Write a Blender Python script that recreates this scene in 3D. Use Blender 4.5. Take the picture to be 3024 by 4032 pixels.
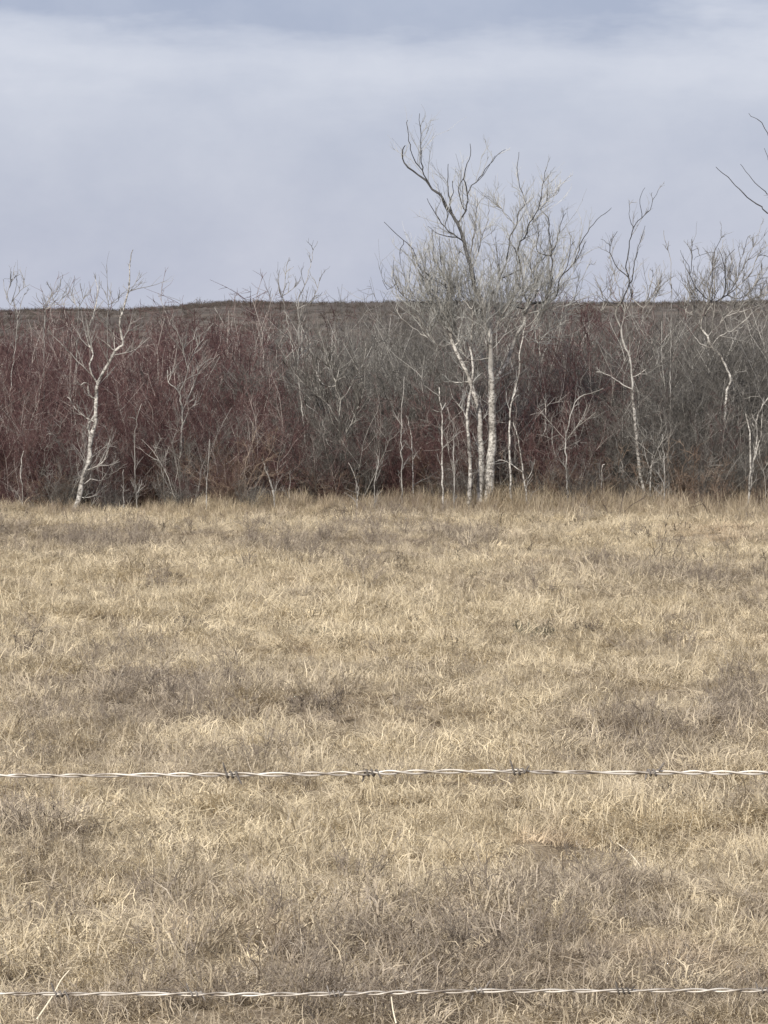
import bpy, math
import numpy as np
from mathutils import Vector

rng = np.random.default_rng(11)
scene = bpy.context.scene
for o in list(bpy.data.objects):
    bpy.data.objects.remove(o)

# ------------------------------------------------------------------ camera
F = 20000.0                 # focal length in photograph pixels (3024 x 4032)
EYE = 3.2
PITCH = math.atan(608.0 / F)
cam_d = bpy.data.cameras.new('camera')
cam_d.sensor_fit = 'VERTICAL'
cam_d.sensor_height = 36.0
cam_d.lens = 36.0 * F / 4032.0
cam_d.clip_start = 0.1
cam_d.clip_end = 20000
cam = bpy.data.objects.new('camera', cam_d)
scene.collection.objects.link(cam)
cam.location = (0, 0, EYE)
cam.rotation_euler = (math.pi / 2 - PITCH, 0, 0)
scene.camera = cam

# ------------------------------------------------------------------ world, sun, exposure
SUN_EL, SUN_AZ = math.radians(37), math.radians(205)   # azimuth clockwise from +Y: behind the camera, to the left
world = bpy.data.worlds.new('World')
scene.world = world
world.use_nodes = True
wn, wl = world.node_tree.nodes, world.node_tree.links
wn.clear()


def N(nodes, t, **kw):
    n = nodes.new(t)
    for k, v in kw.items():
        setattr(n, k, v)
    return n


wo = N(wn, 'ShaderNodeOutputWorld')
bg = N(wn, 'ShaderNodeBackground')
sky = N(wn, 'ShaderNodeTexSky', sky_type='NISHITA', sun_disc=False)
sky.sun_elevation = SUN_EL
sky.sun_rotation = SUN_AZ
sky.air_density = 1.0
sky.dust_density = 1.5
sky.ozone_density = 1.5
tc = N(wn, 'ShaderNodeTexCoord')
mp = N(wn, 'ShaderNodeMapping')
mp.inputs['Scale'].default_value = (16.0, 3.0, 60.0)
mp.inputs['Location'].default_value = (2.2, 9.7, 0.65)
nz = N(wn, 'ShaderNodeTexNoise')
nz.inputs['Scale'].default_value = 1.0
nz.inputs['Detail'].default_value = 5.0
nz.inputs['Roughness'].default_value = 0.58
sep = N(wn, 'ShaderNodeSeparateXYZ')
wl.new(tc.outputs['Generated'], mp.inputs['Vector'])
wl.new(mp.outputs['Vector'], nz.inputs['Vector'])
wl.new(tc.outputs['Generated'], sep.inputs[0])
# cloud layers: height above the horizon, wobbled by noise
wob = N(wn, 'ShaderNodeMath', operation='MULTIPLY_ADD')
wob.inputs[1].default_value = 0.034
wl.new(nz.outputs['Fac'], wob.inputs[0])
wl.new(sep.outputs['Z'], wob.inputs[2])
rmp = N(wn, 'ShaderNodeValToRGB')
wl.new(wob.outputs[0], rmp.inputs['Fac'])
cr = rmp.color_ramp
pts = [(0.0, 0.50), (0.030, 0.47), (0.050, 0.42), (0.065, 0.44), (0.0735, 0.70), (0.0798, 0.62), (0.0860, 0.08), (0.096, 0.10), (0.13, 0.40), (1.0, 0.42)]
while len(cr.elements) > 1:
    cr.elements.remove(cr.elements[-1])
for i, (p, v) in enumerate(pts):
    e = cr.elements[0] if i == 0 else cr.elements.new(p)
    e.position = p
    e.color = (v, v, v, 1)
mp2 = N(wn, 'ShaderNodeMapping')
mp2.inputs['Scale'].default_value = (17.0, 4.0, 24.0)
mp2.inputs['Location'].default_value = (7.7, 2.4, 5.1)
nz2 = N(wn, 'ShaderNodeTexNoise')
nz2.inputs['Scale'].default_value = 1.0
nz2.inputs['Detail'].default_value = 7.0
nz2.inputs['Roughness'].default_value = 0.6
wl.new(tc.outputs['Generated'], mp2.inputs['Vector'])
wl.new(mp2.outputs['Vector'], nz2.inputs['Vector'])
addn = N(wn, 'ShaderNodeMath', operation='MULTIPLY_ADD')
addn.inputs[1].default_value = 1.1
wl.new(nz2.outputs['Fac'], addn.inputs[0])
wl.new(rmp.outputs['Color'], addn.inputs[2])
sub = N(wn, 'ShaderNodeMath', operation='SUBTRACT')
sub.inputs[1].default_value = 0.55
wl.new(addn.outputs[0], sub.inputs[0])
cmix = N(wn, 'ShaderNodeMix', data_type='RGBA')
cmix.inputs['A'].default_value = (2.5, 2.78, 3.85, 1)     # shaded cloud
cmix.inputs['B'].default_value = (4.85, 4.95, 5.65, 1)     # lit cloud
wl.new(sub.outputs[0], cmix.inputs['Factor'])
smix = N(wn, 'ShaderNodeMix', data_type='RGBA')
smix.inputs['Factor'].default_value = 0.86
wl.new(sky.outputs['Color'], smix.inputs['A'])
wl.new(cmix.outputs['Result'], smix.inputs['B'])
wl.new(smix.outputs['Result'], bg.inputs['Color'])
bg.inputs['Strength'].default_value = 0.12
wl.new(bg.outputs[0], wo.inputs['Surface'])

sun_d = bpy.data.lights.new('sun', 'SUN')
sun_d.energy = 3.95
sun_d.angle = math.radians(2.5)
sun_d.color = (1.0, 0.95, 0.87)
sun = bpy.data.objects.new('sun', sun_d)
scene.collection.objects.link(sun)
sd = Vector((math.sin(SUN_AZ) * math.cos(SUN_EL), math.cos(SUN_AZ) * math.cos(SUN_EL), math.sin(SUN_EL)))
sun.rotation_euler = sd.to_track_quat('Z', 'Y').to_euler()
sun.location = (-20, -30, 40)

vs = scene.view_settings
vs.view_transform = 'Standard'
vs.look = 'None'
vs.exposure = 0.30
vs.gamma = 1.0
vs.use_curve_mapping = False
scene.cycles.max_bounces = 3
scene.cycles.diffuse_bounces = 2
scene.cycles.glossy_bounces = 1
scene.cycles.transmission_bounces = 2
scene.cycles.transparent_max_bounces = 2


# ------------------------------------------------------------------ helpers
def at(u, v, Y):
    """photograph pixel at distance Y -> point (numpy)"""
    a, b = (u - 1512.0) / F, (2016.0 - v) / F
    c, s = math.cos(PITCH), math.sin(PITCH)
    dy, dz = c + b * s, -s + b * c
    return np.array([a * Y / dy, Y, EYE + dz * Y / dy])


def ground_dist(v, z=0.0):
    b = (2016.0 - v) / F
    c, s = math.cos(PITCH), math.sin(PITCH)
    return (z - EYE) / ((-s + b * c) / (c + b * s))


def to_px(x, y, z):
    c, s = math.cos(PITCH), math.sin(PITCH)
    dz = z - EYE
    depth = y * c - dz * s
    up = y * s + dz * c
    return 1512 + F * x / depth, 2016 - F * up / depth


def vnoise(x, y, scale, seed):
    """smooth value noise in 0..1 (vectorised)"""
    x = np.asarray(x) / scale
    y = np.asarray(y) / scale
    xi, yi = np.floor(x).astype(np.int64), np.floor(y).astype(np.int64)
    fx, fy = x - xi, y - yi
    fx, fy = fx * fx * (3 - 2 * fx), fy * fy * (3 - 2 * fy)

    def h(a, b):
        n = (a * 374761393 + b * 668265263 + seed * 974634777) & 0xFFFFFFFF
        n = ((n ^ (n >> 13)) * 1274126177) & 0xFFFFFFFF
        return ((n ^ (n >> 16)) & 0xFFFF) / 65535.0
    return (h(xi, yi) * (1 - fx) + h(xi + 1, yi) * fx) * (1 - fy) + (h(xi, yi + 1) * (1 - fx) + h(xi + 1, yi + 1) * fx) * fy


def smooth(a, b, t):
    t = np.clip((np.asarray(t, float) - a) / (b - a), 0, 1)
    return t * t * (3 - 2 * t)


CREST_Y = 420.0
cx_px = np.array([-3000, -800, 0, 450, 680, 800, 960, 1100, 1300, 1900, 2200, 2600, 3024, 4200, 6000])
cy_px = np.array([1262, 1256, 1246, 1240, 1226, 1210, 1203, 1205, 1211, 1211, 1213, 1208, 1201, 1196, 1215])
crest_x = (cx_px - 1512) / F * CREST_Y
crest_z = EYE + (1408 - cy_px + 7) / F * CREST_Y


def gz(x, y):
    x, y = np.asarray(x, float), np.asarray(y, float)
    z = 0.26 * (vnoise(x, y, 2.9, 3) - 0.5) + 0.17 * (vnoise(x, y, 0.85, 5) - 0.5) + 0.08 * (vnoise(x, y, 0.35, 6) - 0.5)
    z = z * smooth(12, 22, y) * (1 - smooth(150, 200, y))
    z = z + 1.55 * (1 - smooth(3.5, 17, y))                         # the bank the fence stands on
    cz = np.interp(x, crest_x, crest_z)
    hill = cz * smooth(150, CREST_Y, y) ** 1.1 - 0.004 * np.maximum(y - CREST_Y, 0)
    hill = hill + smooth(170, 260, y) * 0.5 * (vnoise(x, y, 14, 8) - 0.5)
    return z + hill


def mesh_obj(name, V, Fc, mat=None, parent=None, attrs=None, smooth_sh=True, link=True):
    me = bpy.data.meshes.new(name)
    V = np.asarray(V, np.float32).reshape(-1, 3)
    Fc = np.asarray(Fc, np.int32)
    k = Fc.shape[1]
    me.vertices.add(len(V))
    me.vertices.foreach_set('co', V.ravel())
    me.loops.add(Fc.size)
    me.loops.foreach_set('vertex_index', Fc.ravel())
    me.polygons.add(len(Fc))
    me.polygons.foreach_set('loop_start', np.arange(0, Fc.size, k, dtype=np.int32))
    me.polygons.foreach_set('loop_total', np.full(len(Fc), k, np.int32))
    me.update(calc_edges=True)
    if smooth_sh:
        me.polygons.foreach_set('use_smooth', np.ones(len(Fc), bool))
    for n, a in (attrs or {}).items():
        at_ = me.attributes.new(n, 'FLOAT', 'POINT')
        at_.data.foreach_set('value', np.asarray(a, np.float32))
    if mat:
        me.materials.append(mat)
    o = bpy.data.objects.new(name, me)
    if link:
        scene.collection.objects.link(o)
    if parent:
        o.parent = parent
        o.matrix_parent_inverse.identity()
        loc = Vector(parent.location)
        if parent.parent:
            loc = loc + Vector(parent.parent.location)
        me.transform(__import__('mathutils').Matrix.Translation(-loc))
    return o


def empty(name, loc, label, cat, group=None):
    o = bpy.data.objects.new(name, None)
    scene.collection.objects.link(o)
    o.location = Vector([float(c) for c in loc])
    o.empty_display_size = 0.2
    tag(o, label, cat, group)
    return o


def tag(o, label=None, cat=None, group=None, kind=None):
    if label:
        o['label'] = label
    if cat:
        o['category'] = cat
    if group:
        o['group'] = group
    if kind:
        o['kind'] = kind
    return o


def norm(v):
    return v / np.maximum(np.linalg.norm(v, axis=-1, keepdims=True), 1e-9)


class Bag:
    """collects tubes for ONE mesh"""
    def __init__(self):
        self.V, self.Q, self.A, self.n = [], [], [], 0

    def tubes(self, P, R, k=3, shade=None):
        """P (m, n, 3) centre lines, R (m, n) radii"""
        P, R = np.asarray(P, float), np.asarray(R, float)
        m, n, _ = P.shape
        if m == 0:
            return
        T = np.empty_like(P)
        T[:, 1:-1] = P[:, 2:] - P[:, :-2]
        T[:, 0] = P[:, 1] - P[:, 0]
        T[:, -1] = P[:, -1] - P[:, -2]
        T = norm(T)
        ref = np.zeros((m, 1, 3))
        tm = np.abs(norm(P[:, -1] - P[:, 0]))
        ref[np.arange(m), 0, np.argmin(tm, axis=1)] = 1.0
        A = norm(np.cross(T, np.broadcast_to(ref, T.shape)))
        B = np.cross(T, A)
        ang = np.arange(k) * 2 * np.pi / k
        ring = P[:, :, None, :] + R[:, :, None, None] * (np.cos(ang)[None, None, :, None] * A[:, :, None, :] + np.sin(ang)[None, None, :, None] * B[:, :, None, :])
        self.V.append(ring.reshape(-1, 3))
        base = self.n + (np.arange(m)[:, None, None] * n + np.arange(n - 1)[None, :, None]) * k + np.arange(k)[None, None, :]
        nxt = base - np.arange(k)[None, None, :] + (np.arange(k)[None, None, :] + 1) % k
        self.Q.append(np.stack([base, nxt, nxt + k, base + k], -1).reshape(-1, 4))
        sh = np.zeros(m) if shade is None else np.broadcast_to(np.asarray(shade, float), (m,))
        self.A.append(np.repeat(sh, n * k))
        self.n += m * n * k

    def build(self, name, mat, parent=None, link=True):
        return mesh_obj(name, np.concatenate(self.V), np.concatenate(self.Q), mat, parent, {'shade': np.concatenate(self.A)}, True, link)


def grow(base, d, length, n, bend, wig, r):
    """curved shoots: base (m,3), direction d (m,3), length (m,), bend = vector added with t^2"""
    m = len(base)
    t = np.linspace(0, 1, n)[None, :, None]
    L = np.asarray(length)[:, None, None]
    w = np.cumsum(r.normal(0, 1, (m, n, 3)), axis=1) * wig
    w = w - w[:, :1]
    return base[:, None, :] + (d[:, None, :] * t + np.asarray(bend)[:, None, :] * t * t + w * t) * L


def pick(P, r, count, lo=0.15, hi=1.0):
    """random points on the polylines P (m,n,3) with tangents: (m*count)"""
    m, n, _ = P.shape
    tt = r.uniform(lo, hi, (m, count)) * (n - 1)
    i = np.minimum(tt.astype(int), n - 2)
    f = (tt - i)[..., None]
    a = P[np.arange(m)[:, None], i]
    b = P[np.arange(m)[:, None], i + 1]
    return (a + (b - a) * f).reshape(-1, 3), norm(b - a).reshape(-1, 3), (tt / (n - 1)).reshape(-1)


# ------------------------------------------------------------------ materials
def material(name):
    m = bpy.data.materials.new(name)
    m.use_nodes = True
    nt = m.node_tree
    nt.nodes.clear()
    out = nt.nodes.new('ShaderNodeOutputMaterial')
    return m, nt.nodes, nt.links, out


def ramp(nodes, stops):
    n = nodes.new('ShaderNodeValToRGB')
    c = n.color_ramp
    while len(c.elements) > 1:
        c.elements.remove(c.elements[-1])
    for i, (p, col) in enumerate(stops):
        e = c.elements[0] if i == 0 else c.elements.new(p)
        e.position = p
        e.color = (*col, 1)
    return n


def twig_mat(name, stops, rough=0.7):
    """colour picked by the shoot's own 'shade' value (age and kind of the shoot)"""
    m, ns, ls, out = material(name)
    b = ns.new('ShaderNodeBsdfPrincipled')
    b.inputs['Roughness'].default_value = rough
    b.inputs['Specular IOR Level'].default_value = 0.2
    a = N(ns, 'ShaderNodeAttribute', attribute_name='shade')
    r = ramp(ns, stops)
    ls.new(a.outputs['Fac'], r.inputs['Fac'])
    ls.new(r.outputs['Color'], b.inputs['Base Color'])
    ls.new(b.outputs[0], out.inputs['Surface'])
    return m


def bark_mat(name, light, dark, amount=0.42):
    m, ns, ls, out = material(name)
    b = ns.new('ShaderNodeBsdfPrincipled')
    b.inputs['Roughness'].default_value = 0.75
    b.inputs['Specular IOR Level'].default_value = 0.25
    g = ns.new('ShaderNodeNewGeometry')
    mpn = ns.new('ShaderNodeMapping')
    mpn.inputs['Scale'].default_value = (13, 13, 20)
    nzn = ns.new('ShaderNodeTexNoise')
    nzn.inputs['Scale'].default_value = 1.0
    nzn.inputs['Detail'].default_value = 6
    nzn.inputs['Roughness'].default_value = 0.7
    r = ramp(ns, [(amount - 0.1, dark), (amount + 0.05, light), (0.8, tuple(min(1, c * 1.15) for c in light))])
    ls.new(g.outputs['Position'], mpn.inputs['Vector'])
    ls.new(mpn.outputs['Vector'], nzn.inputs['Vector'])
    ls.new(nzn.outputs['Fac'], r.inputs['Fac'])
    mp3 = ns.new('ShaderNodeMapping')
    mp3.inputs['Scale'].default_value = (3, 3, 2.6)
    nz3 = ns.new('ShaderNodeTexNoise')
    nz3.inputs['Scale'].default_value = 1.0
    nz3.inputs['Detail'].default_value = 3
    ls.new(g.outputs['Position'], mp3.inputs['Vector'])
    ls.new(mp3.outputs['Vector'], nz3.inputs['Vector'])
    r3 = ramp(ns, [(.40, (.50, .49, .48)), (.56, (1, 1, 1))])
    ls.new(nz3.outputs['Fac'], r3.inputs['Fac'])
    mu = N(ns, 'ShaderNodeMix', data_type='RGBA', blend_type='MULTIPLY')
    mu.inputs['Factor'].default_value = 1.0
    ls.new(r.outputs['Color'], mu.inputs['A'])
    ls.new(r3.outputs['Color'], mu.inputs['B'])
    ls.new(mu.outputs['Result'], b.inputs['Base Color'])
    bp = ns.new('ShaderNodeBump')
    bp.inputs['Strength'].default_value = 0.5
    bp.inputs['Distance'].default_value = 0.02
    ls.new(nzn.outputs['Fac'], bp.inputs['Height'])
    ls.new(bp.outputs[0], b.inputs['Normal'])
    ls.new(b.outputs[0], out.inputs['Surface'])
    return m


def grass_mat(name, pale, dull, rust):
    """dead grass: patch colour from the tuft's own tint, each blade a little different"""
    m, ns, ls, out = material(name)
    ti = N(ns, 'ShaderNodeAttribute', attribute_name='tint', attribute_type='INSTANCER')
    sh = N(ns, 'ShaderNodeAttribute', attribute_name='shade')
    ru = N(ns, 'ShaderNodeAttribute', attribute_name='rust', attribute_type='INSTANCER')
    r = ramp(ns, [(0.0, dull), (0.5, tuple(0.45 * a + 0.55 * b for a, b in zip(dull, pale))), (1.0, pale)])
    geo = ns.new('ShaderNodeNewGeometry')
    pn_ = ns.new('ShaderNodeTexNoise')
    pn_.inputs['Scale'].default_value = 4.0
    pn_.inputs['Detail'].default_value = 3
    ls.new(geo.outputs['Position'], pn_.inputs['Vector'])
    ad = N(ns, 'ShaderNodeMath', operation='MULTIPLY_ADD')
    ad.inputs[1].default_value = 2.1
    ls.new(pn_.outputs['Fac'], ad.inputs[0])
    ls.new(ti.outputs['Fac'], ad.inputs[2])
    ad2 = N(ns, 'ShaderNodeMath', operation='SUBTRACT')
    ad2.inputs[1].default_value = 1.03
    ls.new(ad.outputs[0], ad2.inputs[0])
    ls.new(ad2.outputs[0], r.inputs['Fac'])
    mx = N(ns, 'ShaderNodeMix', data_type='RGBA')
    ls.new(ru.outputs['Fac'], mx.inputs['Factor'])
    ls.new(r.outputs['Color'], mx.inputs['A'])
    mx.inputs['B'].default_value = (*rust, 1)
    br = ramp(ns, [(0.0, (0.42, 0.40, 0.40)), (0.3, (0.75, 0.74, 0.72)), (0.75, (1.05, 1.04, 1.0)), (1.0, (1.36, 1.36, 1.34))])
    ls.new(sh.outputs['Fac'], br.inputs['Fac'])
    mu = N(ns, 'ShaderNodeMix', data_type='RGBA', blend_type='MULTIPLY')
    mu.inputs['Factor'].default_value = 1.0
    ls.new(mx.outputs['Result'], mu.inputs['A'])
    ls.new(br.outputs['Color'], mu.inputs['B'])
    d = ns.new('ShaderNodeBsdfDiffuse')
    t = ns.new('ShaderNodeBsdfTranslucent')
    g = ns.new('ShaderNodeBsdfGlossy')
    g.inputs['Roughness'].default_value = 0.5
    ls.new(mu.outputs['Result'], d.inputs['Color'])
    ls.new(mu.outputs['Result'], t.inputs['Color'])
    a = ns.new('ShaderNodeMixShader')
    a.inputs[0].default_value = 0.28
    ls.new(d.outputs[0], a.inputs[1])
    ls.new(t.outputs[0], a.inputs[2])
    b = ns.new('ShaderNodeMixShader')
    b.inputs[0].default_value = 0.04
    ls.new(a.outputs[0], b.inputs[1])
    ls.new(g.outputs[0], b.inputs[2])
    ls.new(b.outputs[0], out.inputs['Surface'])
    return m


def soil_mat(name, c1, c2, c3, scale=1.3):
    m, ns, ls, out = material(name)
    b = ns.new('ShaderNodeBsdfPrincipled')
    b.inputs['Roughness'].default_value = 0.95
    b.inputs['Specular IOR Level'].default_value = 0.1
    g = ns.new('ShaderNodeNewGeometry')
    n1 = ns.new('ShaderNodeTexNoise')
    n1.inputs['Scale'].default_value = scale
    n1.inputs['Detail'].default_value = 8
    n1.inputs['Roughness'].default_value = 0.7
    ls.new(g.outputs['Position'], n1.inputs['Vector'])
    r = ramp(ns, [(0.3, c1), (0.5, c2), (0.7, c3)])
    ls.new(n1.outputs['Fac'], r.inputs['Fac'])
    n2 = ns.new('ShaderNodeTexNoise')
    n2.inputs['Scale'].default_value = scale * 30
    n2.inputs['Detail'].default_value = 4
    ls.new(g.outputs['Position'], n2.inputs['Vector'])
    bp = ns.new('ShaderNodeBump')
    bp.inputs['Strength'].default_value = 0.8
    bp.inputs['Distance'].default_value = 0.03
    ls.new(n2.outputs['Fac'], bp.inputs['Height'])
    ls.new(bp.outputs[0], b.inputs['Normal'])
    ls.new(r.outputs['Color'], b.inputs['Base Color'])
    ls.new(b.outputs[0], out.inputs['Surface'])
    return m


M_GROUND = soil_mat('thatch', (0.16, 0.125, 0.09), (0.27, 0.215, 0.145), (0.38, 0.31, 0.21))
M_HILL = soil_mat('hill_brush_soil', (0.075, 0.063, 0.053), (0.105, 0.088, 0.073), (0.19, 0.155, 0.12), 0.09)
M_GRASS = grass_mat('dead_grass', (0.74, 0.63, 0.44), (0.46, 0.385, 0.295), (0.64, 0.46, 0.31))
M_TALL = grass_mat('tall_dead_grass', (0.62, 0.52, 0.36), (0.33, 0.265, 0.21), (0.48, 0.33, 0.23))
M_FORB = twig_mat('dead_forb_stems', [(0, (0.14, 0.115, 0.09)), (0.5, (0.29, 0.24, 0.19)), (0.85, (0.44, 0.375, 0.29)), (1, (0.66, 0.58, 0.46))])
M_RED = twig_mat('red_osier_stems', [(0, (0.058, 0.028, 0.028)), (0.55, (0.122, 0.066, 0.063)), (0.85, (0.19, 0.122, 0.108)), (0.93, (0.32, 0.275, 0.245)), (1, (0.58, 0.53, 0.47))])
M_WIL = twig_mat('grey_willow_stems', [(0, (0.055, 0.050, 0.044)), (0.55, (0.135, 0.124, 0.109)), (0.88, (0.225, 0.21, 0.187)), (0.94, (0.38, 0.36, 0.32)), (1, (0.62, 0.59, 0.53))])
M_BRN = twig_mat('brown_brush_stems', [(0, (0.095, 0.062, 0.045)), (0.55, (0.20, 0.138, 0.10)), (0.9, (0.31, 0.24, 0.18)), (1, (0.55, 0.47, 0.38))])
M_HTW = twig_mat('hill_scrub_stems', [(0, (0.07, 0.058, 0.05)), (0.6, (0.115, 0.096, 0.082)), (1, (0.22, 0.18, 0.145))])
M_CROWN = twig_mat('poplar_twigs', [(0, (0.14, 0.138, 0.13)), (0.5, (0.34, 0.335, 0.31)), (1, (0.60, 0.59, 0.55))])
M_OUTER = twig_mat('grey_sapling_twigs', [(0, (0.11, 0.103, 0.094)), (0.5, (0.21, 0.198, 0.18)), (1, (0.40, 0.38, 0.345))])
M_WHITE = bark_mat('white_poplar_bark', (0.60, 0.57, 0.515), (0.15, 0.135, 0.12), 0.50)
M_GREY = bark_mat('grey_poplar_bark', (0.40, 0.38, 0.345), (0.13, 0.12, 0.11), 0.43)
M_SILHOUETTE = bark_mat('silhouette_limb_bark', (0.085, 0.083, 0.082), (0.04, 0.039, 0.038), 0.45)  # upper-limb bark, darkened in colour to stand as silhouettes against bright sky

# ------------------------------------------------------------------ ground and hill
def sheet(name, xs, ys, mat):
    X, Y = np.meshgrid(xs, ys)
    Z = gz(X, Y)
    V = np.stack([X, Y, Z], -1).reshape(-1, 3)
    nx, ny = len(xs), len(ys)
    i = (np.arange(ny - 1)[:, None] * nx + np.arange(nx - 1)[None, :]).reshape(-1)
    Q = np.stack([i, i + 1, i + nx + 1, i + nx], -1)
    return mesh_obj(name, V, Q, mat)


xs = np.unique(np.concatenate([np.linspace(-1500, -60, 14), np.linspace(-60, -14, 24), np.arange(-14, 14.01, 0.3), np.linspace(14, 60, 24), np.linspace(60, 1500, 14)]))
tag(sheet('ground', xs, np.concatenate([np.linspace(-300, -10, 8), np.arange(-8, 130, 0.4), np.linspace(130, 186, 24)]), M_GROUND), kind='structure')
xh = np.unique(np.concatenate([np.linspace(-3500, -120, 16), np.linspace(-120, 120, 97), np.linspace(120, 3500, 16)]))
tag(sheet('hill', xh, np.concatenate([np.linspace(186, 440, 80), np.linspace(450, 6000, 22)]), M_HILL), kind='structure')


# ------------------------------------------------------------------ scatter (grass, brush): points + geometry nodes
def scatter(name, P, rotz, tilt, scale, idx, protos, attrs):
    col = bpy.data.collections.new(name + '_kinds')
    for i, p in enumerate(protos):
        p.name = '%s_kind_%02d' % (name, i)
        col.objects.link(p)
    me = bpy.data.meshes.new(name)
    n = len(P)
    me.vertices.add(n)
    me.vertices.foreach_set('co', np.asarray(P, np.float32).ravel())
    a = me.attributes.new('rot', 'FLOAT_VECTOR', 'POINT')
    a.data.foreach_set('vector', np.stack([tilt[0], tilt[1], rotz], -1).astype(np.float32).ravel())
    a = me.attributes.new('size', 'FLOAT', 'POINT')
    a.data.foreach_set('value', np.asarray(scale, np.float32))
    a = me.attributes.new('pick', 'INT', 'POINT')
    a.data.foreach_set('value', np.asarray(idx, np.int32))
    for k, v in attrs.items():
        a = me.attributes.new(k, 'FLOAT', 'POINT')
        a.data.foreach_set('value', np.asarray(v, np.float32))
    o = bpy.data.objects.new(name, me)
    scene.collection.objects.link(o)
    ng = bpy.data.node_groups.new(name + '_scatter', 'GeometryNodeTree')
    ng.interface.new_socket('Geometry', in_out='INPUT', socket_type='NodeSocketGeometry')
    ng.interface.new_socket('Geometry', in_out='OUTPUT', socket_type='NodeSocketGeometry')
    ns, ls = ng.nodes, ng.links
    gi, go = ns.new('NodeGroupInput'), ns.new('NodeGroupOutput')
    ip = ns.new('GeometryNodeInstanceOnPoints')
    ci = ns.new('GeometryNodeCollectionInfo')
    ci.inputs['Collection'].default_value = col
    ci.inputs['Separate Children'].default_value = True
    ci.inputs['Reset Children'].default_value = True

    def na(nm, dt):
        q = ns.new('GeometryNodeInputNamedAttribute')
        q.data_type = dt
        q.inputs['Name'].default_value = nm
        return q.outputs['Attribute']
    ip.inputs['Pick Instance'].default_value = True
    ls.new(gi.outputs[0], ip.inputs['Points'])
    ls.new(ci.outputs[0], ip.inputs['Instance'])
    ls.new(na('pick', 'INT'), ip.inputs['Instance Index'])
    ls.new(na('rot', 'FLOAT_VECTOR'), ip.inputs['Rotation'])
    ls.new(na('size', 'FLOAT'), ip.inputs['Scale'])
    ls.new(ip.outputs[0], go.inputs[0])
    md = o.modifiers.new('scatter', 'NODES')
    md.node_group = ng
    return o


def blades(m, spread, hmin, hmax, lodge, width, r, mat, name):
    """one tuft of m curved blades, each a folded two-sided ribbon of 4 spans"""
    n = 5
    nt = max(1, m // 14)                                             # tussocks: blades of one tussock lie much the same way
    ta, tr = r.uniform(0, 2 * np.pi, nt), spread * np.sqrt(r.uniform(0, 1, nt))
    tz, tsh, tlg = r.normal(0, 1.5, nt), r.normal(0, .17, nt), r.normal(0, .22, nt)
    own = r.integers(0, nt, m)
    base = np.stack([tr[own] * np.cos(ta[own]) + r.normal(0, .05, m), tr[own] * np.sin(ta[own]) + r.normal(0, .05, m), np.full(m, -0.02)], -1)
    az = tz[own] + r.normal(0, .75, m)
    L = r.uniform(hmin, hmax, m)
    lg = np.clip(r.normal(lodge, 0.22, m) + tlg[own], 0.05, 1.45)           # how far it has fallen over
    t = np.linspace(0, 1, n)[None, :]
    th = lg[:, None] * (0.50 + 0.85 * t) * 1.25                      # angle from the vertical along the blade
    ds = L[:, None] / (n - 1)
    hx = np.concatenate([np.zeros((m, 1)), np.cumsum(np.sin(th[:, :-1]) * ds, 1)], 1)
    hz = np.concatenate([np.zeros((m, 1)), np.cumsum(np.cos(th[:, :-1]) * ds, 1)], 1)
    tw = az[:, None] + r.normal(0, 0.5, m)[:, None] * t + np.cumsum(r.normal(0, .28, (m, n)), 1)
    P = np.stack([base[:, :1] + hx * np.cos(tw), base[:, 1:2] + hx * np.sin(tw), np.maximum(base[:, 2:] + hz, -0.02 + 0.02 * t)], -1)
    W = width * r.uniform(0.6, 1.3, m)[:, None] * np.array([0.8, 1.0, 0.9, 0.65, 0.15])[None, :]
    side = np.stack([-np.sin(tw), np.cos(tw), r.normal(0, .25, (m, n))], -1)
    V = np.stack([P - side * W[..., None], P + side * W[..., None]], 2).reshape(-1, 3)
    b = (np.arange(m)[:, None] * n + np.arange(n - 1)[None, :]) * 2
    Q = np.stack([b, b + 1, b + 3, b + 2], -1).reshape(-1, 4)
    sh = np.repeat(np.clip(r.beta(2.0, 2.2, m) + tsh[own], 0, 1), n * 2)
    return mesh_obj(name, V, Q, mat, None, {'shade': sh}, True, False)


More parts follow.
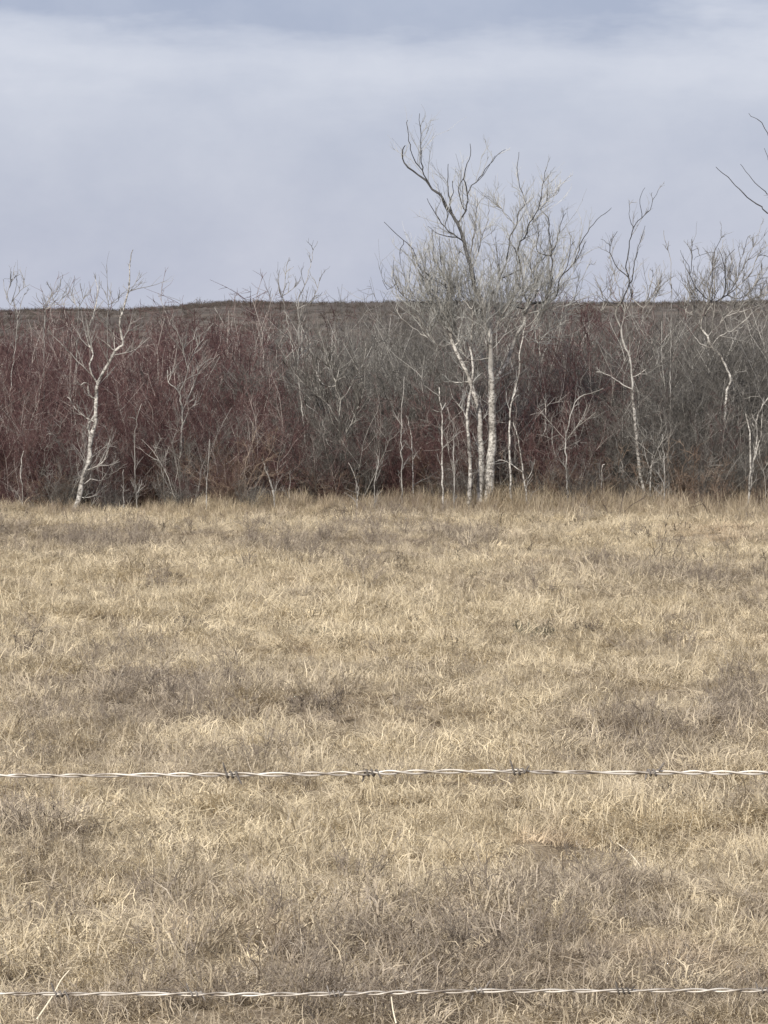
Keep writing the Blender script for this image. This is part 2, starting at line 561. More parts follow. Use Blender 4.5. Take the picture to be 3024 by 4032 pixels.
def forb(r, mat, name, h=0.45, stems=9, twigs=7, spread=0.12, thick=1.0):
    """dead branching weed"""
    bg_ = Bag()
    az = r.uniform(0, 2 * np.pi, stems)
    base = np.stack([spread * .4 * np.cos(az), spread * .4 * np.sin(az), np.full(stems, -0.03)], -1)
    lean = r.uniform(0.15, 0.8, stems)
    d = norm(np.stack([np.cos(az) * lean, np.sin(az) * lean, np.ones(stems)], -1))
    L = h * r.uniform(0.55, 1.1, stems)
    P = grow(base, d, L, 5, r.normal(0, .15, (stems, 3)), 0.05, r)
    sh = r.beta(2, 2.5, stems)
    bg_.tubes(P, thick * np.linspace(0.0032, 0.0014, 5)[None, :] * np.ones((stems, 1)), 3, sh)
    b2, t2, _ = pick(P, r, twigs, 0.3, 1.0)
    m2 = len(b2)
    d2 = norm(t2 * 0.8 + r.normal(0, .55, (m2, 3)) + np.array([0, 0, .25]))
    P2 = grow(b2, d2, h * r.uniform(.12, .38, m2), 4, r.normal(0, .2, (m2, 3)), 0.06, r)
    bg_.tubes(P2, thick * np.linspace(0.0022, 0.001, 4)[None, :] * np.ones((m2, 1)), 3, np.repeat(sh, twigs))
    b3, t3, _ = pick(P2, r, 3, 0.3, 1.0)
    m3 = len(b3)
    d3 = norm(t3 * .8 + r.normal(0, .6, (m3, 3)))
    P3 = grow(b3, d3, h * r.uniform(.05, .14, m3), 3, r.normal(0, .2, (m3, 3)), 0.05, r)
    bg_.tubes(P3, thick * np.linspace(0.0018, 0.001, 3)[None, :] * np.ones((m3, 1)), 3, np.clip(np.repeat(np.repeat(sh, twigs), 3) + .1, 0, 1))
    return bg_.build(name, mat, None, False)


# patches seen in the photograph: (u, v, ru, rv, strength): >0 pale straw, <0 dull grey-brown
PATCH = [(380, 2125, 620, 42, -.75), (1500, 2150, 420, 26, -.45), (2350, 2265, 330, 40, -.40), (2850, 2300, 260, 60, -.35),
         (560, 2790, 300, 120, -.95), (1250, 2830, 220, 90, -.8), (2430, 2880, 170, 80, -1.0), (2880, 2880, 240, 100, -.8),
         (130, 3310, 230, 110, -1.2), (1430, 3060, 300, 60, -.45), (2250, 3450, 420, 160, -.40), (1950, 3750, 520, 180, -.45), (1450, 3330, 420, 80, -.40),
         (900, 3060, 300, 60, -.5), (2650, 3080, 400, 60, -.45), (2150, 2490, 200, 30, -.5), (700, 3560, 400, 90, -.3), (1000, 3950, 900, 90, -.35),
         (900, 2290, 700, 60, .45), (1900, 2430, 900, 60, .45), (2500, 2200, 600, 45, .40), (1300, 2590, 600, 60, .35), (300, 2420, 400, 80, .35),
         (300, 3180, 380, 60, .35), (2650, 2760, 120, 120, .3), (2500, 3250, 300, 90, .25), (250, 3560, 300, 120, .2), (2050, 2060, 900, 26, .3), (450, 2070, 700, 22, .35)]
RUST = [(2170, 3300, 170, 90, .7), (300, 2480, 260, 60, .35), (2800, 2110, 220, 40, .5), (1200, 2050, 400, 30, .2), (340, 3250, 120, 60, .4), (2080, 2960, 140, 60, .35)]


def blob(x, y, z, table):
    u, v = to_px(x, y, z)
    s = np.zeros_like(x)
    for (cu, cv, ru, rv, w) in table:
        s = s + w * np.exp(-(((u - cu) / ru) ** 2 + ((v - cv) / rv) ** 2))
    return s


def field_points(y0, y1, dens, margin, r):
    hw = lambda y: 0.0765 * y + margin
    area = (y1 - y0) * (hw(y0) + hw(y1))
    n = int(area * dens)
    y = r.uniform(y0, y1, int(n * 1.5))
    keep = r.uniform(0, hw(y1), len(y)) < hw(y)
    y = y[keep][:n]
    x = r.uniform(-1, 1, len(y)) * hw(y)
    return x, y


r = np.random.default_rng(5)
gk = []
for i in range(6):
    gk.append(blades(126, 0.30, 0.08, 0.26, 1.12, 0.0030, np.random.default_rng(100 + i), M_GRASS, 'g'))
for i in range(4):
    gk.append(blades(116, 0.30, 0.08, 0.24, 1.30, 0.0034, np.random.default_rng(120 + i), M_GRASS, 'g'))
gk.append(blades(60, 0.26, 0.14, 0.36, 0.9, 0.0028, np.random.default_rng(130), M_GRASS, 'g'))
gk.append(blades(60, 0.26, 0.14, 0.36, 1.1, 0.0030, np.random.default_rng(131), M_GRASS, 'g'))
XS, YS, SC = [], [], []
for (a, b, dn, mg, sc) in [(14, 20, 14, 1.6, 1.0), (20, 34, 34, 1.6, 0.88), (34, 55, 23, 2.0, 0.92), (55, 80, 16, 2.5, 1.05), (80, 108, 15, 3.0, .95)]:
    x, y = field_points(a, b, dn, mg, r)
    XS.append(x); YS.append(y); SC.append(np.full(len(x), sc))
x, y, sc = map(np.concatenate, (XS, YS, SC))
z = gz(x, y)
pn = 0.55 * vnoise(x, y, 1.6, 21) + 0.30 * vnoise(x, y, 0.55, 22) + 0.35 * vnoise(x, y * .6, 5.0, 23)
tint = np.clip((pn - 0.60) * 1.5 + 0.60 + blob(x, y, z, PATCH) * np.interp(y, [25, 45], [.55, .9]) + r.normal(0, .13, len(x)) + 0.06, 0, 1)
rust = np.clip(blob(x, y, z, RUST) * 0.8 + 0.9 * (vnoise(x, y, 0.8, 31) * vnoise(x, y, 3.0, 32) - 0.62) + r.normal(0, .05, len(x)), 0, .9)
hgt = 0.62 + 0.75 * vnoise(x, y, 1.1, 41) * (0.5 + vnoise(x, y, 0.4, 42))
idx = np.where(r.uniform(0, 1, len(x)) < 0.10, r.integers(10, 12, len(x)), r.integers(0, 10, len(x)))
print('grass tufts', len(x))
lay = 2 * np.pi * 1.6 * vnoise(x, y, 1.5, 81) + r.normal(0, .9, len(x))
g = scatter('grass', np.stack([x, y, z], -1), lay, (r.normal(0, .18, len(x)), r.normal(0, .18, len(x))),
            sc * hgt, idx, gk, {'tint': tint, 'rust': rust})
tag(g, 'matted dead straw-coloured prairie grass covering the whole field', 'grass', kind='stuff')

# dead weeds standing thinly in the duller patches of the grass
fk = [forb(np.random.default_rng(200 + i), M_FORB, 'f', h=0.34, stems=9, twigs=6) for i in range(4)]
x, y = field_points(17, 108, 9, 2.0, r)
z = gz(x, y)
pn = 0.55 * vnoise(x, y, 1.6, 21) + 0.30 * vnoise(x, y, 0.55, 22) + 0.35 * vnoise(x, y * .6, 5.0, 23)
ti = (pn - 0.60) * 1.5 + 0.60 + blob(x, y, z, PATCH) * 0.8
keep = r.uniform(0, 1, len(x)) < np.clip(0.62 - ti * 1.5, 0.012, .35)
x, y, z = x[keep], y[keep], z[keep]
print('weeds', len(x))
g = scatter('dead_weeds', np.stack([x, y, z], -1), r.uniform(0, 6.28, len(x)), (r.normal(0, .25, len(x)), r.normal(0, .25, len(x))),
            r.uniform(.6, 1.15, len(x)) * (1 + .25 * smooth(40, 90, y)), r.integers(0, 4, len(x)), fk, {'tint': np.zeros(len(x))})
tag(g, 'thin grey-brown dead weeds scattered through the straw grass', 'weeds', kind='stuff')

# little dark weeds dotted through the field
M_SPECK = twig_mat('small_dark_weeds', [(0, (0.07, 0.058, 0.044)), (.6, (0.15, 0.125, 0.092)), (1, (0.28, 0.23, 0.18))])
wk = [forb(np.random.default_rng(240 + i), M_SPECK, 'w', h=0.13, stems=8, twigs=7, thick=1.3) for i in range(3)]
x, y = field_points(20, 106, 1.1, 2.0, r)
cl = vnoise(x, y, 2.2, 91) + .5 * vnoise(x, y, .6, 92)
keep = r.uniform(0, 1, len(x)) < np.clip(cl * 1.6 - .75, .03, 1)
x, y = x[keep], y[keep]
z = gz(x, y)
print('dark weeds', len(x))
g = scatter('small_weeds', np.stack([x, y, z], -1), r.uniform(0, 6.28, len(x)), (r.normal(0, .35, len(x)), r.normal(0, .35, len(x))),
            r.uniform(.35, 1.0, len(x)) * (1 + .7 * smooth(40, 90, y)), r.integers(0, 3, len(x)), wk, {'tint': np.zeros(len(x))})
tag(g, 'small dark dead weeds dotted through the pale grass', 'weeds', kind='stuff')

# taller tawny grass at the foot of the thicket
tk = [blades(40, 0.22, 0.30, 0.80, 0.55, 0.0042, np.random.default_rng(300 + i), M_TALL, 't') for i in range(4)]
EDGE = lambda x: 104.2 + 1.8 * (vnoise(x, x * 0 + 3, 3.5, 71) - 0.5) + 1.5 * (vnoise(x, x * 0 + 5, .9, 72) - 0.5) - 1.5 * smooth(-1.5, 3, x) * (1 - smooth(9, 14, x)) * 0.6
x = r.uniform(-14, 14, 6200)
y = EDGE(x) + r.triangular(-5.0, 0.6, 3.5, len(x)) + .9 * (vnoise(x, x * 0, .8, 55) - .5)
z = gz(x, y)
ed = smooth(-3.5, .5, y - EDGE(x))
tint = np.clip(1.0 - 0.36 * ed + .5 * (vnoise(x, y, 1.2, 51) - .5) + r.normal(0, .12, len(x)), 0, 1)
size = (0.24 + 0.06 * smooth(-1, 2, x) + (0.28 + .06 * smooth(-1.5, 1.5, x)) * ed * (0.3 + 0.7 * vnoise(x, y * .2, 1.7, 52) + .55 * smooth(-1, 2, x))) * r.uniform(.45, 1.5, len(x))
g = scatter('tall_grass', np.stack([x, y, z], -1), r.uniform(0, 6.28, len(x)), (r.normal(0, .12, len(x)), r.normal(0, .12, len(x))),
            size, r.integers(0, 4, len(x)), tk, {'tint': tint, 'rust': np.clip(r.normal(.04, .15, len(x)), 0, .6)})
tag(g, 'taller tawny dead grass fringing the foot of the thicket', 'grass', kind='stuff')


# ------------------------------------------------------------------ thicket shrubs
def shrub(r, mat, name, h, stems, spread, lean, br, tw, thick=1.0):
    """multi-stemmed bare shrub: stems, branches, fine twigs"""
    b_ = Bag()
    az = r.uniform(0, 2 * np.pi, stems)
    rad = spread * np.sqrt(r.uniform(0, 1, stems))
    base = np.stack([rad * np.cos(az), rad * np.sin(az), np.full(stems, -0.06)], -1)
    az2 = az + r.normal(0, .6, stems)
    ln = lean * r.uniform(.15, 1.6, stems)
    d = norm(np.stack([np.cos(az2) * ln, np.sin(az2) * ln, np.ones(stems)], -1))
    L = h * r.uniform(.6, 1.02, stems)
    P = grow(base, d, L, 7, np.stack([.1 * np.cos(az2), .1 * np.sin(az2), np.zeros(stems)], -1) + r.normal(0, .10, (stems, 3)), 0.045, r)
    sh = np.clip(r.beta(2.2, 2.2, stems) * .9, 0, .92)
    pale = r.uniform(0, 1, stems) < .13
    sh = np.where(pale, r.uniform(.93, 1, stems), sh)
    b_.tubes(P, np.linspace(.011, .0035, 7)[None, :] * r.uniform(.7, 1.25, (stems, 1)) * thick, 4, sh)
    b2, t2, q2 = pick(P, r, br, .18, .97)
    m2 = len(b2)
    d2 = norm(t2 * .75 + norm(r.normal(0, 1, (m2, 3))) * .85 + np.array([0, 0, .15]))
    P2 = grow(b2, d2, h * r.uniform(.12, .34, m2) * (1.1 - .45 * q2), 5, np.array([[0, 0, .2]]) + r.normal(0, .22, (m2, 3)), .06, r)
    s2 = np.clip(np.repeat(sh, br) + r.normal(0, .12, m2), 0, 1)
    s2 = np.where(np.repeat(pale, br), np.minimum(s2, .96), np.minimum(s2, .92))
    b_.tubes(P2, np.linspace(.0062, .0028, 5)[None, :] * thick * np.ones((m2, 1)), 3, s2)
    b3, t3, q3 = pick(P2, r, tw, .2, 1.0)
    m3 = len(b3)
    d3 = norm(t3 * .75 + norm(r.normal(0, 1, (m3, 3))) * .9 + np.array([0, 0, .12]))
    P3 = grow(b3, d3, h * r.uniform(.04, .13, m3), 4, np.array([[0, 0, .15]]) + r.normal(0, .25, (m3, 3)), .06, r)
    s3 = np.clip(np.minimum(np.repeat(s2, tw), .8) + r.normal(0, .15, m3), 0, .92)
    b_.tubes(P3, np.linspace(.0042, .0022, 4)[None, :] * thick * np.ones((m3, 1)), 3, s3)
    return b_.build(name, mat, None, False)


KN = {'red': [], 'wil': [], 'brn': []}
for i in range(4):
    KN['red'].append(shrub(np.random.default_rng(400 + i), M_RED, 'red', 3.0, 26, .30, .42, 9, 6))
for i in range(4):
    KN['wil'].append(shrub(np.random.default_rng(420 + i), M_WIL, 'wil', 3.2, 24, .35, .40, 10, 6))
M_PALE = twig_mat('pale_dead_stems', [(0, (0.15, 0.138, 0.122)), (0.6, (0.27, 0.252, 0.225)), (1, (0.58, 0.55, 0.49))])
KN['pal'] = [shrub(np.random.default_rng(450 + i), M_PALE, 'pal', 2.4, 7, .45, .42, 6, 5, .95) for i in range(4)]
for i in range(2):
    KN['brn'].append(shrub(np.random.default_rng(440 + i), M_BRN, 'brn', 1.6, 24, .30, .50, 8, 5))

# which kind grows where: (u, v, ru, rv, weight) in the photograph, >0 red, <0 grey
ZONE = [(120, 1500, 330, 330, 1.0), (450, 1600, 260, 300, .7), (900, 1400, 260, 220, 1.2), (300, 1380, 260, 120, .8), (980, 1700, 300, 220, .6), (1350, 1750, 300, 180, .8),
        (1800, 1800, 380, 150, .8), (2230, 1650, 220, 300, 1.1), (2250, 1330, 320, 80, .9), (1250, 1340, 260, 60, .8), (2850, 1780, 200, 130, .6),
        (600, 1850, 300, 90, .3), (2600, 1300, 140, 60, .4),
        (250, 1270, 180, 60, -1.0), (380, 1850, 160, 200, -.7), (760, 1600, 120, 200, -.8), (1270, 1550, 230, 300, -1.2), (1650, 1450, 350, 170, -1.0), (1900, 1350, 250, 220, -1.0),
        (2650, 1550, 330, 260, -1.1), (2950, 1500, 260, 400, -.9), (2400, 1900, 300, 140, -.7)]


def kind_at(x, y, h, r):
    u, v = to_px(x, y, h * .72)
    s = 0.0
    for (cu, cv, ru, rv, w) in ZONE:
        s += w * math.exp(-(((u - cu) / ru) ** 2 + ((v - cv) / rv) ** 2))
    return s + r.normal(0, .20) - .02


r = np.random.default_rng(77)
rows = {'red': [], 'wil': [], 'brn': [], 'pal': []}
front_taken = []
Yoff = 0.4
for row in range(17):
    step = 0.74 + 0.035 * row
    xx = -13.5 - row * .25
    while xx < 13.5 + row * .25:
        px = xx + r.uniform(-.35, .35)
        py = float(EDGE(np.array([px]))[0]) + 1.0 + row * (0.95 + .06 * row) + r.uniform(-.5, .5)
        h = (1.35 + 2.72 * (1 - math.exp(-row / 3.0))) * r.uniform(.82, 1.08)
        h *= .93 if px < -2.5 else 1.0
        xx += step
        if row == 0 and r.uniform() < .35:
            continue
        k = kind_at(px, py, h, r)
        if row <= 1 and r.uniform() < .6:
            rows['wil'].append((px + r.uniform(-.4, .4), py - .7, r.uniform(.7, 1.3), 3.2))
        if row <= 3 and r.uniform() < (.32 if px < 0 else .42):
            rows['pal'].append((px + r.uniform(-.5, .5), py - .5, r.uniform(1.1, 2.3) + .3 * row, 2.4))
        if row <= 1 and r.uniform() < (.7 if -4.5 < px < -1.5 else .5):
            rows['brn'].append((px, py - .2, h * (.88 if -4.8 < px < -1.8 else .66), 1.6))
        rows['red' if k > 0 else 'wil'].append((px, py, h, 3.0 if k > 0 else 3.2))
LBL = {'pal': ('pale_stems', 'thin pale bare stems standing among the front brush of the thicket', 'stems'),
       'red': ('dogwood_thicket', 'dense mass of bare red-stemmed dogwood behind the grass field', 'thicket'),
       'wil': ('willow_thicket', 'dense mass of bare grey willow brush behind the grass field', 'thicket'),
       'brn': ('brush', 'low brown brush along the front foot of the thicket', 'brush')}
for kd, rowsk in rows.items():
    a = np.array(rowsk)
    n = len(a)
    print(kd, n)
    P = np.stack([a[:, 0], a[:, 1], gz(a[:, 0], a[:, 1])], -1)
    protos = [p.copy() for p in KN[kd]]
    g = scatter(LBL[kd][0], P, r.uniform(0, 6.28, n), (r.normal(0, .10, n), r.normal(0, .10, n)), a[:, 2] / a[:, 3], r.integers(0, len(protos), n), protos, {'tint': np.zeros(n)})
    tag(g, LBL[kd][1], LBL[kd][2], kind='stuff')

# scrub on the far hill
hk = [shrub(np.random.default_rng(460 + i), M_HTW, 'h', 1.1, 16, .6, 1.2, 6, 4, 2.6) for i in range(3)]
hx, hy = [], []
for yy in np.concatenate([np.linspace(180, 400, 50), np.linspace(402, 424, 14)]):
    m = int(80 + (yy > 400) * 60)
    hw = .0765 * yy + 8
    hx.append(r.uniform(-hw, hw, m)); hy.append(yy + r.uniform(-3, 3, m))
x, y = np.concatenate(hx), np.concatenate(hy)
cl = vnoise(x, y, 12, 61)
keep = r.uniform(0, 1, len(x)) < .35 + cl
x, y = x[keep], y[keep]
n = len(x)
g = scatter('hill_scrub', np.stack([x, y, gz(x, y)], -1), r.uniform(0, 6.28, n), (r.normal(0, .1, n), r.normal(0, .1, n)), r.uniform(.12, .34, n) * (1 + .5 * (r.uniform(0, 1, n) < .03)), r.integers(0, 3, n), hk, {'tint': np.zeros(n)})
tag(g, 'low dark scrub covering the far hill up to the skyline', 'scrub', kind='stuff')

# ------------------------------------------------------------------ poplars, traced limb by limb
S = 1100 / 1659.0
Z1 = lambda *p: [(x * S, 900 + y * S) for x, y in p]
Z2 = lambda *p: [(1000 + x * S, 900 + y * S) for x, y in p]
Z3 = lambda *p: [(1924 + x * S, 900 + y * S) for x, y in p]
Z4 = lambda *p: [(1400 + x * S, 400 + y * S) for x, y in p]
S5 = 724 / 1659.0
Z5 = lambda *p: [(2300 + x * S5, 400 + y * S5) for x, y in p]
PXM = 182.0


def catmull(P, step):
    out = []
    n = len(P)
    for i in range(n - 1):
        p0, p1, p2, p3 = P[max(i - 1, 0)], P[i], P[i + 1], P[min(i + 2, n - 1)]
        m = max(2, int(np.linalg.norm(p2 - p1) / step))
        for j in range(m):
            t = j / m
            out.append(.5 * ((2 * p1) + (p2 - p0) * t + (2 * p0 - 5 * p1 + 4 * p2 - p3) * t * t + (3 * p1 - p0 - 3 * p2 + p3) * t ** 3))
    out.append(P[-1])
    return np.array(out)


MATS = {'w': M_WHITE, 'g': M_GREY, 'd': M_SILHOUETTE}


def tree(name, label, cat, Y, lines, seed, group=None, twig=7.0, tl=(.22, .6), sub=4, twmat=None, trad=.0042, lo_z=0.0, shoots=None):
    """lines: (pixels, width at start, width at end, bark, depth slope); the first is the trunk, each later one starts at the nearest earlier limb"""
    Y = Y - 6.6
    r = np.random.default_rng(seed)
    lines = list(lines)
    for (cnt, (u0, v0, u1, v1), (a0, b0, a1, b1)) in shoots or []:      # slender whips filling the lower crown
        for _ in range(cnt):
            f = r.uniform()
            us, vs_ = u0 + (u1 - u0) * f + r.normal(0, 25), r.uniform(v0, v1)
            f2 = np.clip(f + r.normal(0, .16), 0, 1)
            ue = a0 + (a1 - a0) * f2
            ve = b0 + (b1 - b0) * r.uniform() ** 1.3
            mu, mv = us + (ue - us) * .62 + r.normal(0, 14), vs_ + (ve - vs_) * .45
            lines.append(([(us, vs_), (mu, mv), ((mu + ue) / 2 + r.normal(0, 9), (mv + ve) / 2), (ue, ve)], r.uniform(3.5, 5.5), 1.6, 'g', r.uniform(-.5, .5), 1.0))
    twmat = twmat or (M_CROWN if group and 'central' in group else M_OUTER)
    built = []
    root = None
    for li, L in enumerate(lines):
        px, w0, w1, bark = L[:4]
        slope = L[4] if len(L) > 4 else r.uniform(-.55, .55)
        if li == 0:
            p0 = at(px[0][0], px[0][1], Y)
            p0[2] = float(gz(p0[0], p0[1])) - .05
            root = empty(name, (p0[0], p0[1], p0[2] + .05), label, cat, group)
            y0, slope = Y, (L[4] if len(L) > 4 else r.uniform(-.06, .06))
            P = [p0]
        else:
            best, bd = None, 1e9
            for Q, U, _ in built:
                dd = np.hypot(U[:, 0] - px[0][0], U[:, 1] - px[0][1])
                i = int(np.argmin(dd))
                if dd[i] < bd:
                    best, bd = Q[i], dd[i]
            y0 = best[1]
            P = [best]
        arc = 0.0
        lastp = px[0]
        for q in px[1:] if (li == 0 or bd < 40) else px:
            arc += math.hypot(q[0] - lastp[0], q[1] - lastp[1]) / PXM
            lastp = q
            P.append(at(q[0], q[1], y0 + slope * arc))
        C = catmull(np.array(P), .09)
        n = len(C)
        C[1:-1] += r.normal(0, .009, (n - 2, 3)) * (1 if w0 < 16 else .6)
        R = (.88 if w0 < 16 else 1.0) * np.linspace(w0, w1, n) / PXM / 2 * (1 + .12 * np.sin(np.arange(n) * 1.7 + r.uniform(0, 6)) * r.uniform(.3, 1, n))
        if li == 0:
            R[:3] *= np.array([1.35, 1.15, 1.05])[:len(R[:3])]
        bg_ = Bag()
        bg_.tubes(C[None], R[None], 7 if w0 > 12 else 5, [.5])
        bg_.build('trunk' if li == 0 else 'limb', MATS[bark], root)
        built.append((C, np.stack(to_px(C[:, 0], C[:, 1], C[:, 2]), -1), L))
    # twigs
    bg_ = Bag()
    for C, U, L in built:
        seg = np.linalg.norm(np.diff(C, axis=0), axis=1).sum()
        dens = L[5] if len(L) > 5 else (.5 if L[3] == 'd' else 1.0)
        m = int(seg * twig * dens)
        if m == 0:
            continue
        b, t, q = pick(C[None], r, m, .12, 1.0)
        ok = (b[:, 2] > lo_z) & (r.uniform(0, 1, len(q)) > .8 * q ** 2)
        b, t, q = b[ok], t[ok], q[ok]
        m = len(b)
        if m == 0:
            continue
        d = norm(t * .75 + norm(r.normal(0, 1, (m, 3))) * .75 + np.array([0, 0, .30]))
        ln = r.uniform(tl[0], tl[1], m) * (1.15 - .85 * q)
        P = grow(b, d, ln, 5, np.array([[0, 0, .25]]) + r.normal(0, .22, (m, 3)), .085, r)
        s = r.beta(2, 2, m)
        bg_.tubes(P, np.linspace(trad * 2.3, trad * .8, 5)[None] * np.ones((m, 1)), 3, s)
        if sub:
            b2, t2, q2 = pick(P, r, sub, .2, 1.0)
            m2 = len(b2)
            d2 = norm(t2 * .8 + norm(r.normal(0, 1, (m2, 3))) * .65 + np.array([0, 0, .2]))
            P2 = grow(b2, d2, np.repeat(ln, sub) * r.uniform(.25, .6, m2), 4, np.array([[0, 0, .2]]) + r.normal(0, .22, (m2, 3)), .085, r)
            bg_.tubes(P2, np.linspace(trad, trad * .55, 4)[None] * np.ones((m2, 1)), 3, np.clip(np.repeat(s, sub) + r.normal(0, .12, m2), 0, 1))
    if bg_.n:
        tag(bg_.build('twigs', twmat, root), kind='stuff')
    return root


# main cluster of stems, centre right
tree('poplar_tree', 'tall white-trunked poplar with widest trunk and highest limbs silhouetted dark against the sky, centre right', 'tree', 110.6, [
    (Z2((1395, 1570), (1402, 1450), (1412, 1330), (1418, 1240), (1415, 1130), (1413, 1000), (1410, 900)), 40, 24, 'w', 0.0, .3),
    (Z2((1410, 900), (1408, 800), (1405, 700), (1398, 600), (1382, 500), (1355, 430), (1325, 375), (1308, 345)), 21, 18, 'g', .04, .8),
    (Z4((706, 1104), (690, 1000), (660, 900), (645, 840), (620, 750), (590, 700), (560, 650), (525, 600), (500, 550), (455, 520), (420, 470), (370, 435), (310, 390), (280, 340), (280, 290), (295, 260)), 18, 3.5, 'd', .10),
    (Z4((470, 510), (395, 410), (345, 340), (320, 230), (310, 150), (310, 110)), 6, 2.5, 'd'),
    (Z4((395, 410), (390, 330), (385, 200), (378, 110), (380, 70)), 6, 2.2, 'd'),
    (Z4((590, 700), (570, 650), (555, 580), (548, 480), (550, 370)), 8, 2.5, 'd', .3),
    (Z4((565, 600), (578, 540), (575, 470)), 5, 2.2, 'd'),
    (Z4((605, 730), (640, 680), (660, 620), (668, 550), (650, 480), (645, 440), (665, 370), (685, 320), (680, 250)), 8, 2.4, 'd', -.3),
    (Z4((668, 550), (690, 500), (740, 450), (790, 380), (850, 310), (890, 285)), 5, 2, 'd'),
    (Z4((622, 640), (610, 540), (645, 440)), 5, 3, 'd'),
    (Z4((690, 510), (720, 480), (780, 410), (830, 320)), 4, 1.8, 'd'),
    (Z4((645, 850), (560, 770), (510, 720), (460, 640), (425, 575)), 7, 2.2, 'd', -.5),
    (Z4((600, 820), (540, 800), (500, 790), (430, 740)), 6, 2, 'd', .6),
    (Z4((545, 740), (548, 660), (520, 610), (510, 540)), 5, 2, 'd'),
    (Z4((690, 1000), (730, 900), (750, 800), (790, 700), (790, 585)), 6, 2, 'g', .6),
    (Z4((680, 950), (700, 800), (715, 690), (725, 570)), 5, 2, 'g', -.6),
], 1, group='trees of the central clump', twig=11, tl=(.3, .8), sub=6, trad=.0034, lo_z=.8, shoots=[(26, (1780, 1200, 1990, 1420), (1640, 1160, 2120, 880))])

tree('poplar_tree', 'slender white poplar stem leaning left beside the widest trunk', 'tree', 110.6, [
    (Z2((1335, 1590), (1348, 1450), (1345, 1250), (1335, 1080), (1315, 1000), (1290, 930), (1265, 850), (1220, 770), (1190, 700), (1165, 610), (1150, 500), (1145, 430)), 28, 9, 'w', 0.02, .6),
    (Z4((545, 1190), (540, 1100), (480, 1070), (420, 1020), (375, 980), (350, 900), (320, 850), (280, 820), (220, 760), (170, 715)), 7, 2.4, 'd', .2),
    (Z4((285, 825), (265, 900), (270, 970)), 3.5, 1.8, 'd'),
    (Z4((420, 1200), (300, 1170), (240, 1080), (225, 1000), (228, 940)), 5, 2, 'd', -.3),
    (Z4((240, 1080), (190, 1120), (160, 1060)), 3, 1.8, 'd'),
    (Z4((520, 1090), (500, 1000), (465, 930), (460, 850), (450, 780)), 6, 2.2, 'd', .5),
    (Z4((540, 1080), (510, 960), (500, 870), (500, 800)), 5, 2, 'd', -.5),
    (Z4((420, 1180), (330, 1130), (320, 1040), (330, 960)), 4, 2, 'd'),
    (Z4((560, 1180), (600, 1060), (590, 940), (640, 860)), 5, 2, 'g', .4),
    (Z2((1190, 700), (1230, 650), (1290, 600), (1330, 575)), 6, 2.5, 'w'),
    (Z2((1265, 920), (1200, 915), (1160, 905)), 6, 3, 'w'),
    (Z2((1165, 610), (1110, 560), (1040, 500), (960, 470)), 6, 2, 'g', .3),
    (Z2((1300, 780), (1290, 700), (1295, 560), (1300, 460)), 6, 3, 'w'),
], 2, group='trees of the central clump', twig=11, tl=(.3, .8), sub=6, trad=.0034, lo_z=.6, shoots=[(20, (1690, 1180, 1850, 1400), (1540, 1170, 1850, 930))])

tree('poplar_tree', 'thin white stem on the left side of the central poplar clump', 'tree', 110.2, [
    (Z2((1272, 1620), (1285, 1450), (1280, 1300), (1268, 1150), (1275, 1020), (1293, 930), (1300, 800), (1280, 700)), 17, 7, 'w', 0.01, .4),
    (Z2((1268, 1150), (1240, 1080), (1180, 1000), (1160, 930)), 5, 2, 'w'),
], 3, group='trees of the central clump', twig=6, tl=(.2, .5), lo_z=1.8)

